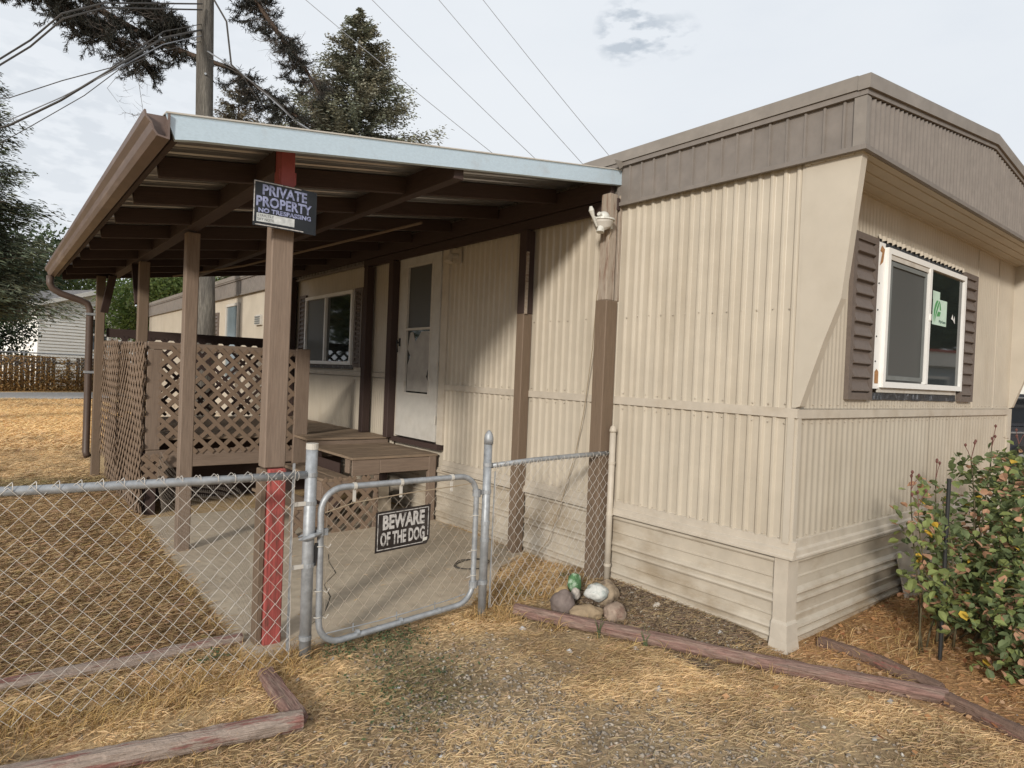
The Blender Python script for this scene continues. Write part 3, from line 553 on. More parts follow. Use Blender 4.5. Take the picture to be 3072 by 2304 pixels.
# corrugated sheets, ribs running down the slope (along x)
yy = YF + .012; ws = .86; k = 0
while yy < YB - .05:
    y2 = min(yy + ws, YB); pts = []
    s = yy; per = .155
    while s < y2 - 1e-6:
        for a, h in ((0, 0), (.30, 0), (.36, .028), (.50, .028), (.56, 0), (.76, 0), (.78, .006), (.80, 0)):
            if s + a * per < y2: pts.append((s + a * per, h))
        s += per
    pts.append((y2, 0)); vs = []
    for (y_, h) in pts: vs += [(XL, y_, RT(XL) - .022 + h - .001 * (k % 2)), (-.02, y_, RT(-.02) - .022 + h - .001 * (k % 2))]
    MB().add(vs, [(2 * i, 2 * i + 1, 2 * i + 3, 2 * i + 2) for i in range(len(pts) - 1)]).obj('roof_sheet', 'roofmetal', porch); yy = y2 - .0; k += 1
# rafters down the slope
ra = [2.07 + .78 * i for i in range(8)]
for y in ra:
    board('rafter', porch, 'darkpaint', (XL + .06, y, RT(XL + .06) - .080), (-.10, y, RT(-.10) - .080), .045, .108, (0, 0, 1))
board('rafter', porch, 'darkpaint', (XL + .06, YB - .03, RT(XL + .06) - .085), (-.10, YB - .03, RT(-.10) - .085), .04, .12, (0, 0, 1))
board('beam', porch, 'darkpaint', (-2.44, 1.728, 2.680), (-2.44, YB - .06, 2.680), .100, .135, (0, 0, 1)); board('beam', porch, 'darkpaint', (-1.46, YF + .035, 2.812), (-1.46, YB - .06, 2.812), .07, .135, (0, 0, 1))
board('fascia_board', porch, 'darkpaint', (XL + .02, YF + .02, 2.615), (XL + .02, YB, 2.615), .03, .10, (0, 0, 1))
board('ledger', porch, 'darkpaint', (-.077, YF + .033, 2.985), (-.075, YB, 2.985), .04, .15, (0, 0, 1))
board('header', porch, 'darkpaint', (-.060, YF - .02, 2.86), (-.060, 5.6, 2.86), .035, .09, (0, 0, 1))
# front edge flashing
vs = []; x0, x1 = -3.085, .03
def fz(x): return 3.128 + (x - x1) * (3.128 - 2.674) / (x1 - x0)
mb = MB(); yf = YF - .012
xs_ = [x0 + .0 + (x1 - x0) * i / 24 for i in range(25)]; vs = []
for x in xs_:
    t = fz(x) + noise.noise(Vector((x, 0, 0))) * .003; hh = .112 + (x - x0) * -.001
    bl = t - hh + (0.0 if x > x0 + .01 else 0)
    xb = x + (.04 if x < x0 + .01 else 0)
    vs += [(x, yf, t), (x, yf + .004, t - .012), (x, yf, t - .014), (xb, yf - .002, bl), (xb, yf + .02, bl - .004), (xb, yf + .02, bl + .002), (x, yf + .012, t)]
nn = 7; fs = []
for i in range(24):
    for k in range(nn): fs.append((i * nn + k, i * nn + (k + 1) % nn, (i + 1) * nn + (k + 1) % nn, (i + 1) * nn + k))
mb.add(vs, fs + [tuple(range(nn)), tuple(24 * nn + k for k in range(nn))[::-1]]).obj('edge_flashing', 'bluefascia', porch, label='pale galvanized flashing along the front edge')
mb = MB(); vs = []
for x in xs_: vs += [(x, yf - .004, fz(x) + .006), (x, yf + .10, fz(x) + .012), (x, yf + .10, fz(x) + .008), (x, yf - .004, fz(x) - .001)]
mb.add(vs, [(i * 4 + k, i * 4 + (k + 1) % 4, (i + 1) * 4 + (k + 1) % 4, (i + 1) * 4 + k) for i in range(24) for k in range(4)] + [(0, 1, 2, 3)]).obj('top_flashing', 'vinylold', porch, label='folded light strip over the front flashing')
for x in np.arange(-2.9, 0, .31): MB().tube([(x, yf + .05, fz(x) + .01), (x, yf + .05, fz(x) + .022)], .007, 6).obj('screw', 'galv', porch)
MB().add([(-.155, yf - .03, 3.165), (.02, yf - .02, 3.185), (-.10, yf - .035, 3.105), (-.155, yf - .027, 3.168), (.02, yf - .017, 3.188), (-.10, yf - .031, 3.108)], [(0, 1, 2), (5, 4, 3), (0, 3, 4, 1), (1, 4, 5, 2), (2, 5, 3, 0)]).obj('loose_flashing', 'cap', porch, label='bent brown corner of flashing where the porch meets the home')
# gutter with an open front end, downpipe at the back end
gp = [(-3.07, 2.668), (-3.07, 2.552), (-3.078, 2.552), (-3.122, 2.558), (-3.140, 2.580), (-3.150, 2.61), (-3.172, 2.632), (-3.176, 2.66), (-3.168, 2.660), (-3.163, 2.636), (-3.143, 2.614), (-3.132, 2.583), (-3.118, 2.565), (-3.080, 2.560), (-3.078, 2.668)]
mb = MB(); mb.prism(gp, 1, YF - .03, YB + .02); g_ = mb.obj('gutter', 'browngutter', porch)
MB().add([(-3.07, YF + .02, 2.668), (-3.07, YF + .02, 2.556), (-3.12, YF + .02, 2.562), (-3.14, YF + .02, 2.59), (-3.168, YF + .02, 2.64), (-3.17, YF + .02, 2.66)], [(0, 1, 2, 3, 4, 5)]).obj('gutter_cap', 'browngutter', g_)
dp = [(-3.12, YB - .06, 2.56), (-3.12, YB - .06, 2.46), (-3.09, YB - .06, 2.40), (-3.0, YB - .06, 2.345), (-2.80, YB - .06, 2.285), (-2.72, YB - .06, 2.25), (-2.69, YB - .06, 2.17), (-2.685, YB - .06, 1.2), (-2.685, YB - .06, .33), (-2.67, YB - .10, .27)]
MB().tube(dp, .042, 10).obj('downspout', 'spout', porch, smooth=True)
for z in (1.35, 2.1): MB().box((-2.735, YB - .11, z), (-2.60, YB - .005, z + .03)).obj('strap', 'galv', porch)
MB().tube([(-1.75, 8.0, 2.72), (-1.4, 6.0, 2.70), (-.8, 3.0, 2.84)], .012, 6).obj('conduit', 'postwall', porch)
# posts
def post(x, y, z0, z1, w, d, mt, **k): return board('post', porch, mt, (x, y, z0), (x, y, z1), w, d, (1, 0, 0), bev=.006, **k)
p1 = post(-2.445, 1.722, .985, 2.468, .098, .118, 'paint', label='front porch post, brown above the fence and red at its foot')
board('post_foot', p1, 'redpaint', (-2.430, 1.705, -.02), (-2.433, 1.705, .984), .090, .098, (1, 0, 0), bev=.006, label='red painted foot of the front post')
board('post_foot', p1, 'postwall', (-2.498, 1.722, -.02), (-2.500, 1.722, .984), .085, .032, (1, 0, 0), bev=.004)
# red bracket plate on the post top
brk = MB(); brk.prism([(-2.490, 2.615), (-2.396, 2.608), (-2.396, 2.545), (-2.432, 2.500), (-2.445, 2.500), (-2.490, 2.560)], 1, 1.645, 1.652); brk = brk.obj('bracket', 'reddark', porch)
for (x, z) in ((-2.468, 2.588), (-2.418, 2.583), (-2.442, 2.545)): MB().tube([(x, 1.645, z), (x, 1.639, z)], .007, 8).obj('bolt', 'reddark', brk)
board('post_head', p1, 'reddark', (-2.445, 1.690, 2.47), (-2.445, 1.690, 2.735), .106, .074, (1, 0, 0), bev=.002, label='red top of the front post')
post(-2.42, 3.88, -.02, 2.60, .10, .10, 'paint'); post(-2.42, 6.00, .0, 2.60, .09, .10, 'postwall'); post(-2.58, 8.06, .0, 2.62, .09, .10, 'postwall')
for (y, s) in ((6.0, 1), (8.0, -1)): board('brace', porch, 'darkpaint', (-2.45 - (.1 if y > 7 else 0), y + .05 * s, 2.15), (-2.45 - (.05 if y > 7 else 0), y + .34 * s, 2.60), .04, .085, (1, 0, 0))
# wall posts
wp = post(-.09, 1.455, -.02, 2.14, .115, .125, 'postwall', label='outermost wall post, painted brown below and bare above')
board('post_top', wp, 'rawwood', (-.105, 1.452, 2.141), (-.105, 1.452, 2.93), .088, .085, (1, 0, 0), bev=.004, label='bare grey upper half of the wall post')
board('post_top', wp, 'rawwood', (-.025, 1.448, 2.141), (-.025, 1.448, 2.93), .085, .03, (1, 0, 0), bev=.003, label='bare grey upper half of the wall post')
wp = post(-.065, 2.44, -.02, 2.09, .095, .10, 'postwall'); board('post_top', wp, 'darkpaint', (-.065, 2.44, 2.091), (-.065, 2.44, 2.81), .095, .10, (1, 0, 0)); MB().box((-.112, 2.375, 2.085), (-.09, 2.3915, 2.62)).obj('paint_strip', 'rawwood', wp)
post(-.08, 4.79, .78, 2.81, .10, .10, 'darkpaint'); post(-.08, 5.43, .78, 2.81, .10, .10, 'darkpaint'); post(-.08, 8.0, .78, 2.90, .09, .09, 'darkpaint')

# ------------------------------------------------------------------ deck with lattice railings
deck = thing('porch_deck', 'brown raised porch deck fenced by diagonal lattice railings', 'deck', (-1.3, 6.7, 0))
for i in range(21):
    y = 4.96 + i * .1495
    x0 = -2.46 if y > 5.26 else -1.0
    board('deck_board', deck, 'deck', (x0, y, .765 + .002 * (i % 3)), (-.03, y, .765 + .002 * (i % 3)), .143, .026, (0, 0, 1))
board('rim_board', deck, 'paint', (-2.46, 5.335, .565), (-.95, 5.335, .565), .032, .18, (0, 0, 1)); board('rim_board', deck, 'paint', (-1.0, 4.90, .66), (-.03, 4.90, .66), .035, .17, (0, 0, 1))
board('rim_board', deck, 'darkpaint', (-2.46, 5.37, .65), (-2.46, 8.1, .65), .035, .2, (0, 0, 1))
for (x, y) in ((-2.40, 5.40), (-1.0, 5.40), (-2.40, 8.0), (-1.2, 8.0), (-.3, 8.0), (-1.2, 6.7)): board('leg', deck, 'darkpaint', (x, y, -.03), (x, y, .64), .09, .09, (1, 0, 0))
board('end_post', deck, 'paint', (-.925, 5.30, .45), (-.925, 5.30, 1.745), .155, .045, (0, -1, 0)); board('stile', deck, 'paint', (-2.405, 5.337, .66), (-2.405, 5.337, 1.66), .13, .024, (0, -1, 0))
board('top_rail', deck, 'paint', (-2.47, 5.332, 1.70), (-1.0, 5.332, 1.70), .03, .075, (0, 0, 1))
board('top_rail', deck, 'darkpaint', (-2.50, 8.08, 1.89), (-.10, 8.08, 1.89), .04, .115, (0, 0, 1)); board('top_rail', deck, 'paint', (-2.47, 5.36, 1.70), (-2.47, 8.1, 1.75), .035, .06, (0, 0, 1))
def lattice(name, parent, o, ud, nd, L_, z0, z1, diag, w, th, mt, wav=0.0, label=None):
    """Panel of crossed diagonal slats, each its own piece, clipped to the panel's rectangle."""
    ud, nd, o = Vector(ud), Vector(nd), Vector(o); H = z1 - z0
    e = bpy.data.objects.new(name, None); COL.objects.link(e); e.parent = parent; e.matrix_parent_inverse = WM[parent].inverted(); e.matrix_basis = Matrix.Translation(o); WM[e] = Matrix.Translation(o)
    if label: e['label'] = label
    for s, layer in ((1, 0), (-1, 1)):
        n = int((L_ + H) / diag) + 2
        for i in range(n):
            u0 = i * diag - (H if s == 1 else 0) + .04
            a = (u0, 0.0) if s == 1 else (u0, 0.0); ua = u0; va = 0.0; ub = u0 + H * s; vb = H
            if s == -1: ua = u0; ub = u0 - H
            # clip to 0..L
            t0, t1 = 0.0, 1.0; du = ub - ua
            for lim, sg in ((0, 1), (L_, -1)):
                if sg == 1:
                    if du > 0: t0 = max(t0, (0 - ua) / du)
                    else: t1 = min(t1, (0 - ua) / du)
                else:
                    if du > 0: t1 = min(t1, (L_ - ua) / du)
                    else: t0 = max(t0, (L_ - ua) / du)
            if t1 - t0 < .06: continue
            q = lambda t: o + ud * (ua + du * t) + Vector((0, 0, z0 + H * t - 0)) + nd * (layer * th * 1.02 + wav * math.sin((ua + du * t) * 5.0 + (H * t) * 2.0))
            p0, p1 = q(t0), q(t1)
            c = board('lattice_slat', None, mt, p0, p1, w, th, nd, bev=.0012)
            c.parent = e; c.matrix_parent_inverse = WM[e].inverted()
    return e
lattice('lattice_panel', deck, (-2.36, 5.312, 0), (1, 0, 0), (0, -1, 0), 1.36, .62, 1.70, .160, .041, .006, 'lattice')
lattice('lattice_panel', deck, (-2.505, 5.29, 0), (0, 1, 0), (-1, 0, 0), 1.55, .02, 1.735, .165, .041, .006, 'lattice', .007)
lattice('lattice_panel', deck, (-2.475, 5.33, 0), (0, 1, 0), (-1, 0, 0), 2.7, .0, 1.70, .165, .041, .006, 'lattice', .002)
lattice('lattice_panel', deck, (-2.535, 6.70, 0), (0, 1, 0), (-1, 0, 0), 1.45, .30, 1.765, .165, .041, .006, 'lattice', .006)
lattice('lattice_panel', deck, (-2.45, 8.05, 0), (1, 0, 0), (0, -1, 0), 2.35, .80, 1.85, .160, .041, .006, 'darkpaint')
lattice('lattice_panel', deck, (-2.50, 5.26, 0), (1, 0, 0), (0, -1, 0), .22, .36, .62, .10, .041, .006, 'lattice')

# ------------------------------------------------------------------ steps platform
st = thing('porch_steps', 'brown wooden landing and steps with lattice side in front of the deck', 'steps', (-.6, 4.3, 0))
for i in range(8): board('tread_board', st, 'deck', (-.975, 3.885 + i * .142, .690), (-.02, 3.885 + i * .142, .690 + .003 * (i % 2)), .138, .024, (0, 0, 1))
board('side_board', st, 'paint', (-.675, 3.838, .605), (-.115, 3.838, .605), .03, .135, (0, 0, 1)); board('side_board', st, 'paint', (-.965, 3.836, .60), (-.678, 3.836, .60), .022, .15, (0, 0, 1))
board('leg', st, 'paint', (-.075, 3.845, 0), (-.075, 3.845, .675), .085, .05, (0, -1, 0)); board('leg', st, 'paint', (-.005, 3.90, 0), (-.005, 3.90, .675), .05, .04, (0, -1, 0)); board('leg', st, 'paint', (-.700, 3.85, 0), (-.700, 3.85, .52), .05, .03, (0, -1, 0)); board('leg', st, 'darkpaint', (-.9, 4.85, 0), (-.9, 4.85, .675), .08, .08, (0, -1, 0)); board('leg', st, 'darkpaint', (-.1, 4.85, 0), (-.1, 4.85, .675), .08, .08, (0, -1, 0))
board('stringer', st, 'paint', (-.972, 3.87, .61), (-.972, 3.96, .61), .02, .13, (0, 0, 1)); board('stringer', st, 'paint', (-.972, 4.88, .61), (-.972, 4.98, .61), .02, .13, (0, 0, 1))
for k_, (xx, zz_) in enumerate(((-1.035, .500), (-1.180, .500), (-1.335, .262), (-1.475, .262))): board('tread_board', st, 'deck', (xx, 3.82, zz_), (xx, 4.95, zz_), .138, .028, (0, 0, 1))
board('stringer', st, 'paint', (-1.26, 3.83, .40), (-1.26, 3.93, .40), .02, .18, (0, 0, 1)); board('stringer', st, 'paint', (-1.26, 4.86, .40), (-1.26, 4.96, .40), .02, .18, (0, 0, 1))
board('side_board', st, 'paint', (-1.255, 3.834, .43), (-.70, 3.834, .43), .02, .12, (0, 0, 1)); board('side_board', st, 'paint', (-1.54, 3.836, .20), (-1.27, 3.836, .20), .022, .09, (0, 0, 1))
board('leg', st, 'paint', (-1.235, 3.85, 0), (-1.235, 3.85, .48), .05, .03, (0, -1, 0)); board('leg', st, 'paint', (-1.52, 3.85, 0), (-1.52, 3.85, .25), .05, .03, (0, -1, 0))
lattice('lattice_panel', st, (-1.26, 3.818, 0), (1, 0, 0), (0, -1, 0), .56, .005, .52, .145, .040, .005, 'lattice')
lattice('lattice_panel', st, (-1.53, 3.818, 0), (1, 0, 0), (0, -1, 0), .27, .005, .25, .145, .040, .005, 'lattice')
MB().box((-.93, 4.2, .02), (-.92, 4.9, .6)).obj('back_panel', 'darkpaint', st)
MB().box((-2.42, 6.10, -.02), (-.05, 6.13, .74)).obj('added_shade_panel', 'darkpaint', deck); MB().box((-2.44, 5.4, -.02), (-2.425, 8.0, .70)).obj('added_shade_panel', 'darkpaint', deck)  # dark sheets added so the shaded space under the deck reads black
# concrete block and clutter under the landing
blk = MB(); blk.box((-.52, 4.15, .01), (-.36, 4.53, .20)); blk.box((-.50, 4.17, .20), (-.38, 4.5, .36)); tag(blk.obj('concrete_block', 'concrete'), 'grey concrete block standing in the shade under the landing', 'block')

# ------------------------------------------------------------------ chain-link fence pieces
def chain(name, parent, o, ud, nd, L_, z0, z1, mt='wire', dw=.078, dh=.086, r=.0017, sag=0.0, gap=None):
    ud, nd, o = Vector(ud), Vector(nd), Vector(o); mb = MB(); n = int(L_ / dw * 1) ; rows = int((z1 - z0) / (dh / 2))
    for i in range(n + 1):
        path = []
        for j in range(rows + 1):
            u = i * dw + (dw / 2 if (j % 2) else 0); zz_ = z1 - j * dh / 2
            if u < 0 or u > L_ + dw * .3: u = min(max(u, 0), L_ + dw * .3)
            wob = noise.noise(Vector((u * 2.2, zz_ * 2.2, o.x))); wz = noise.noise(Vector((u * 1.7, zz_ * 1.7, 9 + o.x)))
            p = o + ud * (u + wz * .008) + nd * (.004 * (1 if (j % 4) < 2 else -1) + sag * wob) + Vector((0, 0, zz_ + wob * .01 - sag * .3 * (1 - abs(2 * u / max(L_, .01) - 1)) ))
            path.append(p)
        if i < n or True: mb.tube(path, r, 4, cap=False)
    # the mirrored wires that close each diamond
    for i in range(n + 1):
        path = []
        for j in range(rows + 1):
            u = i * dw - (dw / 2 if (j % 2) else 0); zz_ = z1 - j * dh / 2
            u = min(max(u, 0), L_)
            wob = noise.noise(Vector((u * 2.2, zz_ * 2.2, o.x))); wz = noise.noise(Vector((u * 1.7, zz_ * 1.7, 9 + o.x)))
            p = o + ud * (u + wz * .008) + nd * (-.003 * (1 if (j % 4) < 2 else -1) + sag * wob) + Vector((0, 0, zz_ + wob * .01 - sag * .3 * (1 - abs(2 * u / max(L_, .01) - 1))))
            path.append(p)
        mb.tube(path, r, 4, cap=False)
    return mb.obj(name, mt, parent)
def pipe(name, parent, pts, r, mt='galv', n=14, label=None): return MB().tube(pts, r, n).obj(name, mt, parent, smooth=False, label=label)
def ring(name, parent, c, r, h, mt='galv'):
    x, y, z = c; return MB().tube([(x, y, z - h / 2), (x, y, z + h / 2)], r, 14).obj(name, mt, parent)
fl = thing('chain_link_fence', 'galvanized chain-link fence with a sagging top rail beside the red post foot', 'fence', (-2.344, 1.40, 0))
P0 = (-2.344, 1.403)
pst = MB().tube([(P0[0], P0[1], -.05), (P0[0] - .004, P0[1], .6), (P0[0] - .002, P0[1], 1.145)], .0305, 18).obj('post', 'galv', fl, smooth=True)
MB().tube([(P0[0] - .002, P0[1], 1.118), (P0[0] - .002, P0[1], 1.149)], .0318, 18).obj('post_rim', 'vinylold', pst)
for z in (.985, .835, .505, .12): ring('band', fl, (P0[0] - .002, P0[1], z), .0335, .022)
for z in (.835, .505): MB().box((-2.445, 1.388, z - .011), (-2.37, 1.394, z + .011)).obj('brace_band', 'vinylold', fl)
MB().box((-2.452, 1.383, .08), (-2.440, 1.389, 1.05)).obj('tension_bar', 'galv', fl)
rail = [(-2.375, 1.40, .985), (-2.9, 1.385, .990), (-3.5, 1.39, .996), (-4.3, 1.40, 1.01), (-5.2, 1.42, 1.03)]
MB().tube(rail, .0205, 14).obj('top_rail', 'galv', fl, smooth=True)
MB().tube([(-5.2, 1.42, -.05), (-5.2, 1.42, 1.08)], .026, 14).obj('post', 'galv', fl, smooth=True)
chain('wire_mesh', fl, (-2.445, 1.372, 0), (-1, 0, 0), (0, 1, 0), 2.72, .03, 1.022, sag=.012)
for i in range(34):
    x_ = -2.445 - i * .078; zr = .985 + (.0 if x_ > -2.5 else min(.045, (-2.4 - x_) * .022)); MB().tube(arc((x_ + .02, 1.39, zr), .024, -2.6, 1.4, 7, (0, -1, 0), (0, 0, 1)) + [Vector((x_ - .02, 1.375, zr - .012))], .0019, 4).obj('knuckle', 'wire', fl)
# gate
gt = thing('chain_link_gate', 'small galvanized tube gate with rounded corners and a warning sign wired on', 'gate', (-1.19, 1.40, 0))
gl, gr, gtop, gbot = -2.288, -1.268, .905, .085; rc = .125; yg = 1.395
path = []
path += arc((gl + rc, yg, gtop - rc), rc, math.pi, math.pi / 2, 7, (1, 0, 0), (0, 0, 1)); path += arc((gr - rc, yg, gtop - rc + .005), rc, math.pi / 2, 0, 7, (1, 0, 0), (0, 0, 1))
path += arc((gr - rc, yg, gbot + rc + .02), rc, 0, -math.pi / 2, 7, (1, 0, 0), (0, 0, 1)); path += arc((gl + rc + .01, yg, gbot + rc - .02), rc, -math.pi / 2, -math.pi, 7, (1, 0, 0), (0, 0, 1)); path.append(path[0]); path.append(path[1])
MB().tube(path, .0175, 12, cap=False).obj('frame', 'galv', gt, smooth=True)
chain('wire_mesh', gt, (-2.25, 1.392, 0), (1, 0, 0), (0, 1, 0), .94, .13, .835, 'gatewire', r=.0012, sag=.01)
MB().tube([(-2.27, 1.39, .775), (-2.1, 1.39, .815), (-1.8, 1.39, .838), (-1.45, 1.39, .855), (-1.3, 1.39, .865)], .0035, 6).obj('stretch_wire', 'tancable', gt)
MB().tube([(-2.25, 1.39, .12), (-1.9, 1.39, .125), (-1.45, 1.39, .155), (-1.33, 1.39, .17)], .0035, 6).obj('stretch_wire', 'galv', gt)
for x, zt in ((-2.10, .905), (-1.81, .905), (-1.46, .91)): g = MB(); g.tube([(x - .009, yg, zt), (x + .009, yg, zt)], .0215, 12); g.box((x - .008, yg - .004, zt - .085), (x + .008, yg + .004, zt - .02)); g.obj('clip', 'vinylold', gt)
for x, zt in ((-2.05, .082), (-1.78, .092), (-1.52, .10)): g = MB(); g.tube([(x - .009, yg, zt), (x + .009, yg, zt)], .0205, 12); g.box((x - .03, yg - .002, zt + .015), (x - .024, yg + .002, zt + .06)); g.obj('clip', 'galv', gt)
for z in (.66, .44, .28): MB().tube(arc((gr, yg, z), .020, 0, 2 * math.pi, 12, (1, 0, 0), (0, 1, 0)) + [(gr - .05, yg, z - .01)], .0028, 5).obj('tie_wire', 'vinylold', gt)
for z in (.60, .36, .22): MB().tube(arc((gl, yg, z), .020, 0, 2 * math.pi, 12, (1, 0, 0), (0, 1, 0)) + [(gl + .045, yg - .01, z - .015), (gl + .06, yg - .01, z + .005)], .0028, 5).obj('tie_wire', 'vinylold', gt)
for z in (.80, .22):
    h = MB(); h.tube([(gr, yg, z - .02), (gr, yg, z + .02)], .026, 12); h.box((gr + .015, yg - .006, z - .014), (gr + .055, yg + .006, z + .014)); h.obj('hinge', 'galv', gt)
# fork latch, turned flat
lt = MB(); lt.tube([(gl, yg, .655), (gl, yg, .69)], .023, 12); lt.tube([(gl - .005, yg - .02, .672), (gl - .05, yg - .035, .668), (gl - .10, yg - .03, .655), (gl - .115, yg - .005, .648)], [.008, .014, .013, .005], 8); lt.tube([(gl - .005, yg + .02, .672), (gl - .06, yg + .03, .668), (gl - .11, yg + .02, .655)], [.008, .01, .005], 8); lt.box((gl + .014, yg - .012, .655), (gl + .04, yg + .012, .69)); lt.obj('latch', 'galv', gt, label='worn fork latch on the gate frame')
MB().add([(gl - .03, yg - .01, .62), (gl - .015, yg - .012, .62), (gl - .02, yg - .01, .50), (gl - .045, yg - .01, .50), (gl - .03, yg - .004, .62), (gl - .015, yg - .004, .62), (gl - .02, yg - .002, .50), (gl - .045, yg - .002, .50)], BF).obj('strap_end', 'rubber', gt)
# right-hand fence section
fr2 = thing('chain_link_fence', 'short chain-link fence section between dome-capped post and cream pipe at the wall', 'fence', (-1.19, 1.40, 0))
PX = -1.185
MB().tube([(PX, 1.40, -.05), (PX - .002, 1.40, 1.11)], .0265, 18).obj('post', 'galv', fr2, smooth=True)
MB().tube([(PX, 1.40, 1.105), (PX, 1.40, 1.14), (PX, 1.40, 1.165), (PX, 1.40, 1.185), (PX, 1.40, 1.195)], [.030, .030, .026, .015, .003], 18).obj('post_cap', 'galv', fr2, smooth=True)
for z in (.975, .80, .60, .49, .22): ring('band', fr2, (PX, 1.40, z), .030, .024)
for z in (.80, .22):
    h = MB(); h.box((PX - .062, 1.392, z - .012), (PX - .02, 1.408, z + .012)); h.tube([(PX - .055, 1.40, z - .03), (PX - .055, 1.40, z + .02)], .007, 8); h.obj('hinge_pin', 'galv', fr2)
MB().tube([(PX + .03, 1.40, .965), (-.8, 1.40, .985), (-.4, 1.40, .995), (-.06, 1.40, 1.0)], .0165, 12).obj('top_rail', 'galv', fr2, smooth=True)
MB().tube([(PX + .05, 1.385, .93), (PX + .045, 1.385, .05)], .004, 6).obj('tension_bar', 'galv', fr2)
chain('wire_mesh', fr2, (PX + .055, 1.382, 0), (1, 0, 0), (0, 1, 0), 1.09, .04, .995, 'wire', dw=.072, r=.0016, sag=.012)
for i in range(15):
    x_ = PX + .06 + i * .072; zr = .966 + (i / 15) * .034; MB().tube(arc((x_ + .02, 1.395, zr), .020, -2.6, 1.4, 7, (0, -1, 0), (0, 0, 1)) + [Vector((x_ - .02, 1.382, zr - .012))], .0018, 4).obj('knuckle', 'wire', fr2)
cp = MB(); cp.tube([(-.005 - .055, 1.36, -.03), (-.06, 1.36, 1.16)], .0235, 16); cpo = cp.obj('post', 'trim', fr2, smooth=True, label='cream painted pipe post against the wall')
MB().tube([(-.06, 1.36, 1.16), (-.06, 1.36, 1.175), (-.06, 1.36, 1.20), (-.06, 1.36, 1.215)], [.028, .028, .02, .004], 16).obj('post_cap', 'trim', cpo, smooth=True)
for z in (.93, .55, .17): ring('band', cpo, (-.06, 1.36, z), .027, .02, 'trim')
# hexagonal netting between the porch posts
hx = MB(); a = .022; nu, nv = 64, 22
for i in range(nu):
    for j in range(nv):
        u = (i + .5 * (j % 2)) * a * 1.732; z = j * a * 1.5; p = lambda du, dz: (-2.50 + .05 * math.sin((u + du) * 2.4) + .02 * math.sin((z + dz) * 9), 1.86 + (u + du), .02 + (z + dz) + .04 * math.sin((u + du) * 3.1))
        for (q0, q1) in (((0, a / 2), (0, a * 1.0 + a * 0)), ((0, a / 2), (a * .866, 0)), ((0, a / 2), (-a * .866, 0))):
            pass
        hx.tube([p(0, a / 2), p(0, a * 1.5 - a * .5)], .0008, 3, False); hx.tube([p(0, a / 2), p(a * .866, 0)], .0008, 3, False); hx.tube([p(0, a / 2), p(-a * .866, 0)], .0008, 3, False)
hxo = hx.obj('netting', 'thinwire'); tag(hxo, 'old hexagonal wire netting strung low between the porch posts', 'netting')

# ------------------------------------------------------------------ signs
def basis(px, py, pz): return None
sg = thing('private_property_sign', 'black private property sign hung high on the front porch post', 'sign', (-2.46, 1.62, 2.28))
yS = 1.598; X0, X1, Z0, Z1 = -2.632, -2.288, 2.280, 2.516
xd = Vector((1, 0, 0))
sv = []
for i in range(9):
    x = X0 + (X1 - X0) * i / 8; cy = yS + .010 * ((i - 3) / 4) ** 2
    sv.append((x, cy))
def sy(x): return yS + .010 * (((x - X0) / (X1 - X0) * 8 - 3) / 4) ** 2
mb = MB(); vs = []
for (x, y) in sv: vs += [(x, y, Z0), (x, y, Z1), (x, y + .0015, Z1), (x, y + .0015, Z0)]
mb.add(vs, [(i * 4 + k, i * 4 + (k + 1) % 4, (i + 1) * 4 + (k + 1) % 4, (i + 1) * 4 + k) for i in range(8) for k in range(4)] + [(0, 1, 2, 3), (32, 35, 34, 33)]); mb.obj('panel', 'signgrey', sg)
def strip(name, pts, mt, par, y): return MB().add([(x, y if not callable(y) else y(x), z) for x, z in pts], [tuple(range(len(pts)))]).obj(name, mt, par)
e = .0022
def bent(o):   # bend flat lettering onto the curved panel
    for v in o.data.vertices: v.co.y += sy(v.co.x) - yS
    return o
border = MB()
for (xa, za, xb, zb) in ((X0 + .001, Z0 + .02, X0 + .006, Z1 - .003), (X0 + .006, Z1 - .008, X0 + .25, Z1 - .003), (X0 + .012, Z0 + .004, X0 + .27, Z0 + .009)):
    k = 8
    for i in range(k):
        x_a = xa + (xb - xa) * i / k; x_b = xa + (xb - xa) * (i + 1) / k; border.add([(x_a, sy(x_a) - e, za), (x_b, sy(x_b) - e, za), (x_b, sy(x_b) - e, zb), (x_a, sy(x_a) - e, zb)], [(0, 1, 2, 3)])
border.obj('border', 'signwhite', sg)
def ptxt(s, wd_, hg_, mt, x, z, bold, par=sg, y=yS - .0022):
    return text_mesh('lettering', s, .1, mt, par, (x, y, z), (1, 0, 0), (0, 0, 1), bold, .0004, 'LEFT', 1.0, (wd_, hg_))
bent(ptxt('PRIVATE', .240, .055, 'signblue', X0 + .044, Z1 - .072, .0032)); bent(ptxt('PROPERTY', .300, .055, 'signblue', X0 + .014, Z1 - .134, .0032))
bent(ptxt('NO TRESPASSING', .285, .024, 'signblue', X0 + .026, Z1 - .165, .0040))
mb = MB()
for i in range(6):
    a0 = X0 + .018 + .20 * i / 6; a1 = X0 + .018 + .20 * (i + 1) / 6; mb.add([(a0, sy(a0) - .0018, Z0 + .022), (a1, sy(a1) - .0018, Z0 + .022), (a1, sy(a1) - .0018, Z0 + .066), (a0, sy(a0) - .0018, Z0 + .066)], [(0, 1, 2, 3)])
mb.obj('band', 'signsilver', sg)
bent(ptxt('STRICTLY', .085, .013, 'screenframe', X0 + .022, Z0 + .049, .001)); bent(ptxt('SAY NOTE', .085, .013, 'screenframe', X0 + .022, Z0 + .029, .001))
